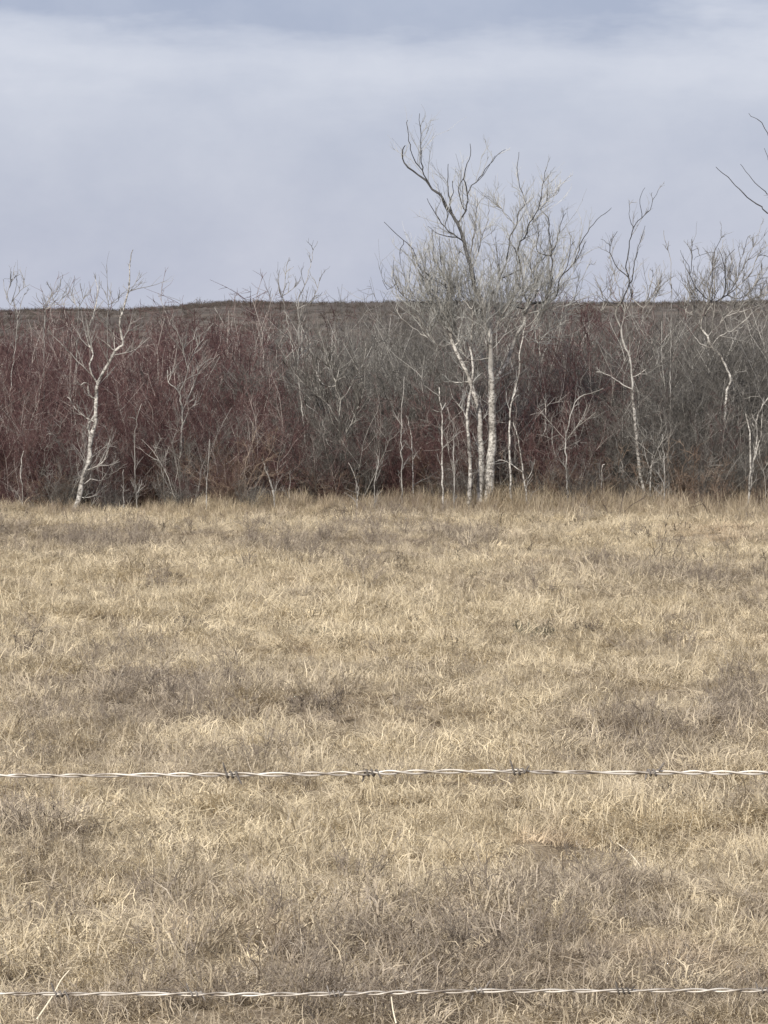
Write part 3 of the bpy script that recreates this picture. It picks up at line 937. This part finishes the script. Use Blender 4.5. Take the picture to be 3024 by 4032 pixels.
tree('poplar_tree', 'white poplar limb tree rising right from the clump to a spreading pale crown', 'tree', 112.0, [
    (Z2((1425, 1560), (1430, 1300), (1425, 1050), (1412, 910), (1450, 880), (1500, 800), (1535, 700), (1560, 630), (1600, 570), (1610, 480), (1638, 410)), 15, 14, 'w', 0.05, .5),
    (Z4((1037, 1190), (1000, 1110), (985, 1000), (960, 900), (915, 820), (950, 740), (970, 650), (1003, 620), (1000, 560), (970, 480), (960, 390), (970, 300)), 9, 2.2, 'd', .3, 1.6),
    (Z4((860, 1050), (890, 980), (905, 900), (915, 820)), 7, 6, 'd', 0),
    (Z4((920, 1200), (950, 1080), (955, 980), (950, 880)), 7, 3, 'd'),
    (Z4((970, 900), (980, 830), (1010, 800), (1035, 720), (1070, 670), (1100, 590), (1110, 500), (1130, 405)), 7, 2.2, 'd', -.4, 2.2),
    (Z4((1070, 670), (1130, 600), (1190, 540), (1250, 465)), 4, 1.8, 'g', .3, 2.2),
    (Z4((1037, 1185), (1110, 1190), (1145, 1150), (1165, 1050), (1165, 920), (1160, 860), (1150, 760), (1140, 680), (1110, 655)), 12, 3, 'd', .15, 1.3),
    (Z4((1165, 900), (1195, 840), (1215, 740), (1250, 660)), 5, 2, 'd', .4, 1.2),
    (Z4((1130, 1190), (1190, 1160), (1220, 1040), (1300, 960), (1340, 830), (1410, 730), (1460, 680), (1520, 630)), 8, 2, 'd', -.2),
    (Z4((1240, 1010), (1265, 940), (1280, 860), (1300, 830)), 4, 2, 'd'),
    (Z4((1300, 960), (1340, 890), (1370, 830)), 4, 2, 'd'),
    (Z4((1080, 890), (1085, 780), (1090, 700)), 5, 2.5, 'd', .3, 1.5),
    (Z4((1030, 1150), (1050, 1040), (1035, 950), (1060, 860)), 6, 3, 'g', -.4, 1.6),
    (Z4((950, 740), (900, 680), (830, 590), (820, 540)), 4, 1.8, 'g', .4, 1.6),
    (Z2((1412, 905), (1370, 800), (1290, 700)), 7, 3, 'w'),
    (Z2((1415, 1010), (1460, 960), (1490, 930)), 7, 3, 'w'),
    (Z4((1037, 1190), (1080, 1100), (1060, 1000), (1110, 930), (1190, 900)), 6, 2, 'g', .6, 1.6),
], 4, group='trees of the central clump', twig=10, tl=(.3, .8), sub=6, trad=.0034, lo_z=.6, shoots=[(22, (1960, 1180, 2120, 1350), (1930, 1160, 2330, 900))])

tree('poplar_tree', 'thin wavering white stem standing right of the widest trunk', 'tree', 110.4, [
    (Z2((1530, 1580), (1520, 1300), (1522, 1080), (1555, 950), (1580, 830), (1575, 720), (1595, 650), (1612, 560)), 10, 5, 'w', 0.0, .5),
], 5, group='trees of the central clump', twig=6, lo_z=1.5)

tree('poplar_sapling', 'forked white sapling with a long left arm, right of the widest trunk', 'sapling', 109.6, [
    (Z2((1637, 1580), (1600, 1450), (1580, 1320), (1555, 1200), (1540, 1150)), 9, 3.5, 'w', 0, .5),
    (Z2((1590, 1432), (1510, 1390), (1450, 1375)), 5, 2.5, 'w', .2),
    (Z2((1632, 1500), (1650, 1440), (1670, 1370)), 5, 2.5, 'w'),
], 6, twig=5, tl=(.15, .4))

tree('poplar_sapling', 'straight white pole with a small forked top, left of the central clump', 'sapling', 109.8, [
    (Z2((1124, 1550), (1120, 1400), (1120, 1250), (1115, 1085), (1102, 1000), (1100, 940)), 9, 4.5, 'w', 0, .4),
    (Z2((1115, 1088), (1090, 1088), (1060, 1075)), 6, 3, 'w'),
    (Z2((1115, 1075), (1140, 1035)), 6, 3, 'w'),
    (Z2((1108, 1010), (1060, 970), (1010, 930)), 4, 2, 'g'),
    (Z2((1125, 1290), (1170, 1260), (1195, 1245)), 4, 2, 'w'),
], 7, twig=5, tl=(.15, .45))

# left side
tree('poplar_tree', 'crooked white poplar leaning right with a zigzag top, left side', 'tree', 110.0, [
    (Z1((428, 1700), (470, 1590), (495, 1470), (530, 1380), (540, 1240), (565, 1150), (570, 1040), (580, 920), (610, 860), (645, 800), (685, 725), (730, 690), (715, 610), (712, 540), (735, 480), (755, 390), (770, 330), (770, 240), (780, 150), (790, 125)), 21, 2.4, 'w', .02, .7),
    (Z1((580, 920), (545, 860), (535, 800), (550, 745), (525, 685), (520, 610), (560, 500), (578, 380), (565, 290)), 9, 2.2, 'w', .25),
    (Z1((685, 725), (655, 700), (640, 675)), 7, 3, 'w'),
    (Z1((685, 722), (680, 650), (678, 600)), 5, 2.5, 'w'),
    (Z1((640, 790), (630, 745)), 4, 2.5, 'w'),
    (Z1((728, 655), (760, 610), (830, 570)), 5, 2, 'w'),
    (Z1((560, 1010), (525, 985), (520, 920), (480, 930)), 8, 3, 'w'),
    (Z1((560, 1140), (490, 1110), (430, 1040), (400, 1000)), 5, 2.5, 'w', .4),
    (Z1((540, 850), (460, 790), (400, 720), (320, 640), (280, 595)), 5, 2.5, 'g', -.3, .3),
    (Z1((510, 1430), (580, 1410), (620, 1370), (640, 1320), (655, 1250)), 7, 2.5, 'w', -.3),
    (Z1((670, 755), (770, 735), (830, 700)), 5, 2, 'g'),
    (Z1((500, 1420), (540, 1250), (520, 1180), (575, 1090)), 9, 6, 'w', .1),
    (Z1((480, 1540), (540, 1490), (600, 1500)), 4, 2, 'w'),
    (Z1((755, 390), (800, 330), (830, 260)), 3, 1.6, 'g'),
    (Z1((490, 1600), (530, 1600), (580, 1580)), 4, 2, 'w'),
], 8, twig=8, tl=(.2, .6), lo_z=.3)

tree('poplar_tree', 'slim pale poplar with two crossing top branches, left of the grey willow', 'tree', 112.2, [
    (Z1((1070, 1690), (1070, 1500), (1072, 1400), (1080, 1200), (1085, 1100), (1070, 1020), (1072, 980), (1040, 945), (1000, 910), (995, 840)), 12, 4, 'g', 0, 1.0),
    (Z1((1072, 985), (1100, 900), (1115, 830), (1095, 760), (1090, 715), (1160, 650), (1240, 600)), 5, 2, 'g', .1),
    (Z1((1115, 810), (1160, 720), (1210, 655)), 4, 2, 'w'),
    (Z1((1085, 700), (1040, 590)), 3, 2, 'g'),
    (Z1((1000, 910), (1015, 860), (1005, 820)), 4, 2, 'w'),
    (Z1((1085, 1100), (1150, 920), (1190, 820), (1270, 770)), 5, 2, 'g', .3),
    (Z1((1085, 1150), (1130, 1070), (1180, 1040)), 5, 2, 'g', -.3),
], 9, twig=9, tl=(.25, .6), lo_z=1.0)

tree('poplar_sapling', 'thin straight pale pole right of the slim pale poplar', 'sapling', 109.6, [
    (Z1((1225, 1690), (1230, 1500), (1240, 1350), (1245, 1250)), 6, 3, 'g', 0, .4)], 10, twig=4, tl=(.15, .4))

# grey willow-like trees of the middle
tree('willow_tree', 'grey bushy willow with a pale broken top, left of centre', 'tree', 112.2, [
    (Z2((515, 1590), (510, 1450), (515, 1350), (510, 1200), (505, 1100), (515, 1020), (490, 960), (480, 910), (455, 830), (430, 740), (410, 680), (380, 600)), 10, 4, 'g', .05, 1.3),
    (Z2((480, 912), (455, 830), (430, 740)), 7, 4, 'w', 0),
    (Z2((482, 910), (540, 880)), 6, 3, 'w'),
    (Z2((482, 935), (430, 940), (380, 880), (372, 850)), 5, 2.5, 'w'),
    (Z2((492, 905), (505, 840)), 4, 2, 'w'),
    (Z2((515, 1020), (560, 960), (620, 850), (700, 700)), 5, 2, 'g', .3, 1.3),
    (Z2((505, 1150), (440, 1050), (330, 950), (180, 800)), 6, 2, 'g', -.2, 1.3),
    (Z2((510, 1300), (580, 1150), (640, 1000), (660, 850)), 6, 2, 'g', -.3, 1.3),
    (Z2((510, 1380), (430, 1250), (400, 1100), (330, 700)), 6, 2, 'g', .3, 1.3),
], 11, twig=14, tl=(.3, .8), sub=5, twmat=M_WIL, trad=.005)

tree('poplar_tree', 'thin poplar whose wispy top stands alone above the hill, left of centre', 'tree', 113.5, [
    (Z2((382, 1640), (345, 1460), (325, 1380), (305, 1280), (290, 1100), (255, 850), (215, 650), (178, 440), (180, 340), (195, 225), (210, 170)), 9, 2, 'g', .02, .8),
    (Z2((180, 400), (230, 360), (260, 320)), 3.5, 2, 'g', .3, 1.5),
    (Z2((255, 850), (268, 600), (265, 430), (300, 340), (335, 230), (350, 150), (378, 75)), 5, 1.8, 'g', .1, 1.2),
    (Z2((268, 480), (350, 420), (380, 340), (390, 290)), 3.5, 1.8, 'g', -.2),
    (Z2((178, 420), (150, 370), (140, 300)), 3, 1.8, 'g', -.2),
    (Z2((345, 1460), (420, 1250), (410, 1170), (370, 1090), (310, 1045)), 6, 3, 'w', -.2),
], 12, twig=9, tl=(.25, .6), lo_z=2.5)

for i, (pl, w, lab) in enumerate([
    (Z2((615, 1600), (608, 1500), (585, 1430), (560, 1390)), 6, 'short kinked white stick at the foot of the grey willow'),
    (Z2((718, 1560), (720, 1490), (740, 1400), (745, 1310)), 6, 'short bent white stick halfway between grey willow and central clump'),
    (Z2((882, 1540), (875, 1300), (880, 1050), (890, 960), (893, 880)), 6, 'slender pale pole with bare upper stem, left of the forked white pole'),
    (Z2((945, 1560), (940, 1300), (930, 1200), (905, 1110)), 6, 'thin pale pole bending left, next to the forked white pole'),
    (Z2((1190, 1540), (1185, 1220), (1165, 1130), (1150, 1060)), 6, 'thin pale sapling between forked pole and central clump'),
    (Z3((470, 1500), (462, 1400), (455, 1280), (470, 1190), (490, 1110), (512, 1040), (540, 1000), (600, 980), (680, 950)), 8, 'white sapling whose top bends over to the right, right of the central clump'),
    (Z3((670, 1530), (672, 1440), (690, 1400)), 6, 'short pale stub among brush left of the broken white trunk'),
    (Z3((825, 1540), (800, 1440), (770, 1320), (740, 1220)), 6, 'pale stick leaning left beside the broken white trunk'),
    (Z3((1045, 1540), (1043, 1420), (1035, 1300), (1030, 1220)), 6, 'pale upright stick just right of the broken white trunk'),
    (Z3((960, 1540), (965, 1430), (980, 1320)), 5, 'thin grey stick close against the broken white trunk'),
    (Z2((120, 1640), (118, 1560), (90, 1480), (60, 1420)), 6, 'short pale stick leaning left, left of the grey willow'),
    (Z2((215, 1640), (210, 1560), (213, 1480)), 5, 'short upright pale stick, left foot of the grey willow'),
    (Z1((130, 1690), (135, 1560), (120, 1430), (140, 1320)), 6, 'thin pale stick left of the crooked white poplar'),
    (Z1((735, 1680), (733, 1560), (735, 1430)), 5, 'thin grey stick right of the crooked white poplar'),
    (Z1((820, 1660), (800, 1400), (805, 1200), (840, 1040)), 6, 'slender pale stem between the crooked poplar and the slim poplar'),
    (Z1((1630, 1690), (1625, 1600), (1600, 1480), (1560, 1380)), 6, 'pale leaning stick at the brown foot of the thicket, left of the willow'),
]):
    tree('sapling', lab, 'sapling', 109.7 + .5 * (i % 4), [(pl, w, w * .45, 'g' if i % 3 else 'w', 0, .9)], 30 + i, group='thin saplings in the thicket', twig=6, tl=(.15, .45), sub=3)

# right side
tree('poplar_tree', 'pale poplar bent over to the right at its top, right of the central clump', 'tree', 112.5, [
    (Z3((290, 1560), (290, 1310), (330, 1210), (338, 1050), (315, 970), (300, 880), (305, 780), (300, 690), (330, 640), (370, 600), (430, 570), (458, 560)), 9, 3, 'w', .02, .5),
    (Z3((298, 700), (280, 660), (265, 600), (250, 540)), 6, 3, 'w'),
], 50, twig=5, lo_z=1.2)

tree('poplar_tree', 'white poplar with its trunk snapped into a long left arm, right of centre', 'tree', 111.0, [
    (Z3((912, 1690), (920, 1550), (905, 1480), (885, 1350), (875, 1200), (862, 1080), (856, 955)), 15, 12, 'w', .02, .5),
    (Z3((856, 960), (800, 930), (750, 890), (690, 860), (640, 852)), 6, 3, 'w', -.1, .5),
    (Z3((856, 970), (848, 850), (835, 760), (800, 680), (785, 590), (752, 510), (790, 430)), 9, 8, 'g', .1),
    (Z5((330, 1840), (370, 1750), (410, 1640), (390, 1580), (310, 1510), (250, 1410), (235, 1310), (260, 1240), (300, 1170)), 7, 2, 'd', .1),
    (Z5((415, 1640), (430, 1600), (440, 1550), (465, 1400), (500, 1270), (550, 1120)), 6, 1.8, 'd', .3),
    (Z5((400, 1600), (375, 1500), (400, 1370), (420, 1220), (450, 1130), (520, 1040), (590, 980), (620, 890), (670, 795)), 6, 1.8, 'd', -.2),
    (Z5((450, 1130), (410, 1050), (405, 890)), 3, 1.6, 'd'),
    (Z5((525, 1030), (505, 920), (510, 850), (550, 775)), 3, 1.6, 'd'),
    (Z5((235, 1310), (200, 1270), (150, 1240)), 2.5, 1.6, 'd'),
    (Z5((330, 1840), (230, 1760), (280, 1600), (340, 1470)), 4, 1.8, 'g', -.3),
    (Z5((330, 1840), (170, 1800), (110, 1710)), 4, 1.8, 'd', .3),
    (Z5((400, 1660), (430, 1760), (432, 1690)), 4, 3, 'd'),
    (Z3((835, 770), (842, 700), (840, 640)), 5, 3, 'w'),
    (Z3((850, 870), (930, 840), (960, 790), (970, 765)), 4, 2, 'w', -.2),
], 51, twig=6, tl=(.25, .6), sub=5, trad=.0036, lo_z=.4, shoots=[(8, (2380, 1180, 2560, 1300), (2340, 1150, 2600, 1000))])

tree('poplar_sapling', 'lone thin dark-topped sapling showing above the hill, right side', 'sapling', 113.0, [
    (Z5((770, 3800), (775, 2900), (785, 2000), (780, 1570), (780, 1420), (755, 1330), (725, 1230), (720, 1160)), 7, 2, 'g', .02, .5),
    (Z5((770, 1700), (690, 1740), (660, 1690)), 3, 1.6, 'g'),
], 52, twig=6, tl=(.2, .45), lo_z=2.8)

tree('poplar_tree', 'poplar with a wide fan-shaped crown above the hill, far right', 'tree', 112.6, [
    (Z3((1442, 1600), (1430, 1440), (1400, 1350), (1395, 1220), (1405, 1100), (1415, 960), (1440, 900), (1380, 760), (1320, 700), (1300, 640), (1270, 610), (1265, 560), (1282, 515), (1310, 470), (1335, 440)), 13, 8, 'w', .03, .6),
    (Z3((1395, 1210), (1330, 1130), (1290, 1090)), 5, 2.5, 'w'),
    (Z3((1310, 720), (1255, 680), (1220, 645)), 6, 2.5, 'w', -.1),
    (Z3((1330, 715), (1325, 680)), 6, 3, 'w'),
    (Z3((1340, 690), (1350, 660), (1420, 610)), 5, 2.5, 'w', -.1),
    (Z5((1160, 1810), (1085, 1760), (1000, 1660), (960, 1560), (945, 1480)), 6, 3, 'd', -.2),
    (Z5((960, 1560), (972, 1450), (970, 1350), (970, 1240)), 3.5, 1.8, 'd'),
    (Z5((970, 1360), (1030, 1320)), 2.5, 1.6, 'd'),
    (Z5((945, 1480), (880, 1380), (870, 1340)), 2.5, 1.6, 'd'),
    (Z5((1160, 1800), (1140, 1780), (1135, 1660)), 5, 3, 'd'),
    (Z5((1160, 1800), (1155, 1700), (1155, 1500), (1175, 1360), (1220, 1260), (1245, 1220)), 6, 2, 'd', .2, 1.3),
    (Z5((1170, 1330), (1090, 1370), (990, 1430)), 2.5, 1.6, 'd'),
    (Z5((1210, 1800), (1265, 1740), (1275, 1550), (1265, 1470), (1300, 1390), (1360, 1330)), 6, 2, 'd', -.2, 1.4),
    (Z5((1230, 1820), (1290, 1740), (1390, 1580), (1400, 1470), (1440, 1350), (1480, 1220)), 6, 2, 'd', .3, 1.4),
    (Z5((1380, 1620), (1460, 1450), (1520, 1330), (1600, 1105)), 4, 1.6, 'g', .1, 1.4),
    (Z5((1300, 1760), (1400, 1660), (1510, 1540), (1560, 1400), (1659, 1290)), 5, 2, 'g', -.3, 1.5),
    (Z5((1300, 1800), (1420, 1770), (1560, 1620), (1690, 1450)), 5, 2, 'g', .4, 1.5),
    (Z5((1260, 1480), (1240, 1390), (1210, 1320)), 4, 2, 'd'),
    (Z5((1560, 1400), (1620, 1380), (1680, 1420)), 4, 2, 'd'),
], 53, twig=8, tl=(.25, .65), sub=5, trad=.0036, lo_z=.6, shoots=[(24, (2720, 1180, 2950, 1320), (2680, 1170, 3060, 960))])

tree('poplar_tree', 'twin white stems rising from dark brush at the far right edge', 'tree', 109.6, [
    (Z3((1540, 1640), (1555, 1440), (1555, 1290), (1545, 1180), (1528, 1100)), 11, 5, 'w', 0, .5),
    (Z3((1545, 1600), (1580, 1350), (1597, 1230), (1590, 1150), (1620, 1070), (1662, 1000), (1700, 900)), 9, 4, 'w', .1, .6),
    (Z3((1597, 1190), (1565, 1155)), 5, 3, 'w'),
    (Z3((1575, 1400), (1618, 1220), (1625, 1100)), 6, 3, 'w', -.2),
], 54, twig=6, tl=(.2, .5), lo_z=.5)

tree('poplar_tree', 'big poplar whose long bare limbs reach in from beyond the right edge', 'tree', 110.5, [
    ([(3420, 2030), (3410, 1800), (3395, 1500), (3380, 1200), (3360, 1000), (3330, 820), (3310, 640), (3290, 480)], 34, 8, 'g', 0, .3),
    ([(3340, 1000), (3200, 930)] + Z5((1659, 1000), (1600, 950), (1510, 890), (1400, 790), (1300, 680), (1190, 590)), 12, 2.6, 'd', -.1, .1),
    ([(3350, 900), (3180, 830)] + Z5((1690, 850), (1659, 830), (1610, 790), (1540, 730), (1410, 565)), 9, 2, 'd', .15, .3),
    ([(3320, 720), (3180, 640)] + Z5((1700, 330), (1659, 280), (1600, 190), (1540, 150), (1485, 105)), 10, 2, 'd', .05, .1),
    ([(3320, 780), (3150, 700)] + Z5((1690, 560), (1659, 500), (1625, 420)), 7, 2, 'd', -.2, .3),
], 55, twig=6, tl=(.3, .8), lo_z=4.0)

# wispy sapling tops above the left end of the thicket
for i, (pl, ex, lab) in enumerate([
    (Z1((40, 1660), (60, 1000), (105, 520), (60, 450), (30, 390), (20, 300)), [Z1((105, 510), (130, 430), (150, 380)), Z1((45, 420), (60, 330), (110, 265)), Z1((60, 450), (120, 370), (180, 330))], 'leftmost wispy bare sapling top above the hill line'),
    (Z1((250, 1660), (260, 1000), (265, 560), (270, 480), (300, 430), (340, 390), (360, 335)), [Z1((270, 480), (235, 430), (215, 380)), Z1((290, 450), (300, 400), (310, 350)), Z1((275, 480), (340, 450), (390, 390))], 'bushy dark sapling top left of the crooked poplar'),
    (Z1((440, 1660), (450, 900), (465, 520), (470, 440), (440, 350)), [Z1((468, 470), (500, 410), (520, 350)), Z1((466, 480), (430, 420), (415, 370))], 'thin sapling top just left of the crooked poplar'),
    (Z1((640, 1660), (640, 900), (640, 500), (650, 420), (660, 320)), [Z1((645, 460), (630, 400), (625, 370)), Z1((645, 470), (700, 430), (710, 385))], 'thin sapling top under the crooked poplar top'),
]):
    tree('poplar_sapling', lab, 'sapling', 116 + i * .6, [(pl, 7, 2, 'g', 0, 1.0)] + [(e, 3.5, 1.6, 'g') for e in ex], 60 + i, group='sapling tops above the left thicket', twig=9, tl=(.25, .6), lo_z=3.2)

# ------------------------------------------------------------------ single shrubs standing out along the thicket's front edge
KNS = KN


def single_shrub(name, label, u, Y, h, kd, i, group=None):
    Y = Y - 4.0
    p = at(u, 2000, Y)
    src = KNS[kd][i % len(KNS[kd])]
    o = bpy.data.objects.new(name, src.data)
    scene.collection.objects.link(o)
    o.location = (p[0], Y, float(gz(p[0], Y)))
    s = h / {'red': 3.0, 'wil': 3.2, 'brn': 1.6}[kd]
    o.scale = (s, s, s)
    o.rotation_euler = (0, 0, i * 1.3)
    return tag(o, label, 'shrub', group)


for i, (nm, u, Y, h, kd, lab) in enumerate([
    ('dogwood_shrub', 60, 109.6, 2.2, 'red', 'red-stemmed shrub at the far left end of the thicket'),
    ('willow_shrub', 360, 109.4, 1.9, 'wil', 'grey willow shrub around the foot of the crooked white poplar'),
    ('dogwood_shrub', 560, 109.8, 2.3, 'red', 'red-stemmed shrub between the crooked poplar and the slim poplar'),
    ('willow_shrub', 740, 109.5, 2.2, 'wil', 'grey willow shrub wrapping the slim pale poplar'),
    ('brown_shrub', 900, 109.2, 1.7, 'brn', 'brown bare shrub right of the thin straight pole'),
    ('dogwood_shrub', 1040, 109.6, 2.0, 'red', 'red-brown shrub left of the grey bushy willow'),
    ('willow_shrub', 1240, 109.6, 2.2, 'wil', 'grey shrub low against the grey bushy willow'),
    ('willow_shrub', 1400, 109.4, 2.0, 'wil', 'grey shrub right of the grey bushy willow'),
    ('dogwood_shrub', 1600, 109.6, 1.9, 'red', 'red-stemmed shrub left of the forked white pole'),
    ('brown_shrub', 1740, 109.8, 1.3, 'brn', 'low brown shrub between forked pole and central clump'),
    ('dogwood_shrub', 2090, 110.2, 1.9, 'red', 'dark red shrub just right of the widest white trunk'),
    ('brown_shrub', 2145, 108.3, 1.0, 'brn', 'small dark rust-brown bush in the grass right of the central clump'),
    ('willow_shrub', 2330, 109.3, 2.0, 'wil', 'grey shrub left of the snapped white trunk'),
    ('willow_shrub', 2560, 109.3, 2.1, 'wil', 'grey shrub right of the snapped white trunk'),
    ('dogwood_shrub', 2790, 109.5, 2.0, 'red', 'dull red shrub below the fan-crowned poplar'),
    ('willow_shrub', 2990, 109.2, 1.8, 'wil', 'dark grey brush at the foot of the twin white stems'),
]):
    single_shrub(nm, lab, u, Y, h, kd, i, 'shrubs along the front edge of the thicket')

# ------------------------------------------------------------------ dead weed clumps and pale stalks in the field
M_DARKWEED = twig_mat('dark_weed_stems', [(0, (0.045, 0.036, 0.03)), (.6, (0.10, 0.08, 0.065)), (1, (0.24, 0.19, 0.15))])
M_OLIVE = twig_mat('olive_weed_stems', [(0, (0.07, 0.065, 0.045)), (.6, (0.15, 0.14, 0.095)), (1, (0.34, 0.30, 0.21))])
for i, (u, v, h, mt, sp, lab) in enumerate([
    (735, 2490, .42, M_DARKWEED, 12, 'dark brown dead weed clump alone in the pale grass, left of centre'),
    (475, 2460, .26, M_DARKWEED, 7, 'small dark weed tuft left of the dark brown clump'),
    (1140, 2492, .26, M_DARKWEED, 7, 'small dark weed tuft right of the dark brown clump'),
    (1240, 2530, .28, M_OLIVE, 8, 'olive weed tuft in the middle of the pale grass'),
    (2106, 2510, .36, M_OLIVE, 12, 'wide olive-grey weed clump right of the middle of the field'),
    (2300, 2512, .30, M_DARKWEED, 6, 'small dark weed right of the wide olive clump'),
    (1794, 2372, .28, M_OLIVE, 7, 'small olive weed tuft in pale grass below the central tree clump'),
    (2620, 2240, .75, M_DARKWEED, 4, 'pair of upright dark dead stalks in far grass, right side'),
    (2418, 2050, .95, M_DARKWEED, 4, 'dark upright dead stalk at the thicket foot near the snapped trunk'),
    (2810, 2045, .95, M_DARKWEED, 4, 'dark upright dead stalk at the thicket foot below the fan-crowned poplar'),
    (1365, 2070, .80, M_DARKWEED, 4, 'dark dead stalks at the thicket foot below the grey willow'),
    (2430, 2920, .30, M_DARKWEED, 10, 'dark grey weed patch above the right part of the upper wire'),
    (540, 2760, .34, M_FORB, 14, 'tall grey dead forb above the left part of the upper wire'),
    (1230, 2820, .30, M_FORB, 12, 'grey dead forb above the middle of the upper wire'),
    (120, 3330, .28, M_DARKWEED, 12, 'dark grey weed patch below the left end of the upper wire'),
    (60, 2600, .38, M_DARKWEED, 5, 'dark thin weeds at the left edge of the field'),
]):
    Y = ground_dist(v)
    p = at(u, v, Y)
    o = forb(np.random.default_rng(700 + i), mt, 'weed_clump', h=h if sp <= 5 else h * .62, stems=sp * 3 if sp > 5 else sp, twigs=9 if sp > 5 else 3, spread=.34 if sp > 8 else .2, thick=1.9 if Y > 40 else 1.25)
    scene.collection.objects.link(o)
    o.location = (p[0], Y, float(gz(p[0], Y)))
    tag(o, lab, 'weed', 'dead weeds standing out in the field')

M_STRAW = twig_mat('pale_straw', [(0, (0.72, 0.62, 0.45)), (1, (0.80, 0.72, 0.56))])
for i, (px, w, lab) in enumerate([
    ([(967, 3734), (1010, 3752), (1075, 3757), (1135, 3782)], 9, 'pale fallen stalk lying above the middle of the lower wire'),
    ([(145, 4014), (205, 3925), (240, 3860), (272, 3822)], 8, 'pale leaning stalk crossing behind the left end of the lower wire'),
    ([(1560, 4030), (1548, 3980), (1541, 3925)], 8, 'short pale stalk just under the middle of the lower wire'),
    ([(2529, 3420), (2480, 3360), (2428, 3318)], 7, 'slanting pale stalk in the dull grass between the wires, right side'),
    ([(2965, 3660), (2985, 3661), (3010, 3668)], 9, 'bright short straw at the right edge between the wires'),
    ([(2640, 3190), (2665, 3178), (2700, 3178)], 8, 'bright bent straw just below the right part of the upper wire'),
]):
    vb = max(q[1] for q in px)
    Y = ground_dist(vb + 25)
    P = np.array([at(q[0], q[1], Y + .04 * j) for j, q in enumerate(px)])
    C = catmull(P, .02)
    b_ = Bag()
    b_.tubes(C[None], np.linspace(w, w * .6, len(C))[None] / (F / Y) / 2, 5, [.5])
    o = b_.build('straw_stalk', M_STRAW)
    c = C[0].copy()
    o.data.transform(__import__('mathutils').Matrix.Translation(-Vector(c)))
    o.location = c
    tag(o, lab, 'stalk', 'pale stalks in the near grass')

# ------------------------------------------------------------------ barbed wire fence close to the camera
m, ns, ls, out = material('galvanised_wire')
b = ns.new('ShaderNodeBsdfPrincipled')
b.inputs['Metallic'].default_value = 0.35
b.inputs['Roughness'].default_value = 0.5
g_ = ns.new('ShaderNodeNewGeometry')
n_ = ns.new('ShaderNodeTexNoise')
n_.inputs['Scale'].default_value = 45
n_.inputs['Detail'].default_value = 6
r_ = ramp(ns, [(.36, (.22, .185, .15)), (.5, (.52, .475, .41)), (.72, (.78, .735, .655))])
ls.new(g_.outputs['Position'], n_.inputs['Vector'])
ls.new(n_.outputs['Fac'], r_.inputs['Fac'])
ls.new(r_.outputs['Color'], b.inputs['Base Color'])
ls.new(b.outputs[0], out.inputs['Surface'])
M_WIRE = m
M_POST = bark_mat('weathered_post_wood', (.36, .33, .29), (.17, .15, .13), .42)
M_BARB = bark_mat('dull_barb_wire', (.25, .225, .20), (.10, .09, .08), .42)

WY = 4.7
fence = empty('barbed_wire_fence', (0, WY, float(gz(0, WY))), 'barbed wire fence with two twisted strands crossing close in front', 'fence')
r = np.random.default_rng(900)
for (v, barbs, hand, rad) in [(3048, [-1160, -640, -120, 910, 1460, 2043, 2575, 3180, 3700], 1, .00098), (3908, [-900, -340, 230, 765, 1320, 1890, 2460, 3015, 3560], -1, .00088)]:
    zc = at(1512, v, WY)[2]
    xw = np.linspace(-2.2, 2.2, 1400)
    sag = .012 * (xw / 2.2) ** 2 + .0016 * np.sin(xw * 5.3 + v) + .0006 * np.sin(xw * 11 + v) + .0004 * np.sin(xw * 23)
    ph = 2 * np.pi * xw / .060 + .9 * np.sin(xw * 7 + v) + .7 * np.sin(xw * 17) + .5 * np.sin(xw * 41 + v)
    wire = None
    for k in (0, 1):
        rr = rad * (1.0 + .75 * vnoise(xw * 10, xw * 0, 1.0, 9 + k))
        P = np.stack([xw, WY + rr * np.cos(ph * hand + k * np.pi), zc + sag + rr * np.sin(ph * hand + k * np.pi)], -1)
        b_ = Bag()
        b_.tubes(P[None], np.full((1, len(xw)), rad), 6, [.5])
        o = b_.build('wire' if k == 0 else 'strand', M_WIRE, fence)
        if k == 0:
            wire = o
            wire['label'] = 'upper twisted wire' if v < 3500 else 'lower twisted wire'
        else:
            o.parent = wire
    for bu in barbs:
        bx = (bu - 1512) / F * WY
        zc2 = zc + float(np.interp(bx, xw, sag))
        b_ = Bag()
        t = np.linspace(0, 1, 40)
        a0 = r.uniform(0, 6.28)
        turn = a0 + t * 2 * np.pi * 2.2
        wr = rad * 2.9
        body = np.stack([bx + (t - .5) * .0105, WY + wr * np.cos(turn), zc2 + wr * np.sin(turn)], -1)
        d1 = np.array([-.25, -.3 * math.sin(a0), .9 if r.uniform() < .7 else -.9])
        d2 = np.array([.45, -.4, -.8 if r.uniform() < .6 else .8])
        tip1 = body[0] + np.linspace(1, .12, 5)[:, None] * norm(d1)[None] * .0105
        tip2 = body[-1] + np.linspace(.12, 1, 5)[:, None] * norm(d2)[None] * .0105
        P = np.concatenate([tip1, body, tip2])
        R = np.full(len(P), rad * 1.0)
        R[0] = R[-1] = rad * .25
        b_.tubes(P[None], R[None], 5, [.5])
        o = b_.build('barb', M_BARB, fence)
        o.parent = wire
for sx in (-2.2, 2.2):                                               # the posts stand outside the photograph
    t = np.linspace(0, 1, 9)
    zb = float(gz(sx, WY + .06)) - .1
    P = np.stack([np.full(9, sx) + .004 * np.sin(t * 5), np.full(9, WY + .062), zb + t * 1.62], -1)
    b_ = Bag()
    b_.tubes(np.concatenate([P, P[-1:] + [[0, 0, .004]]])[None], np.concatenate([np.linspace(.06, .055, 9), [.001]])[None], 12, [.5])
    b_.build('post', M_POST, fence)
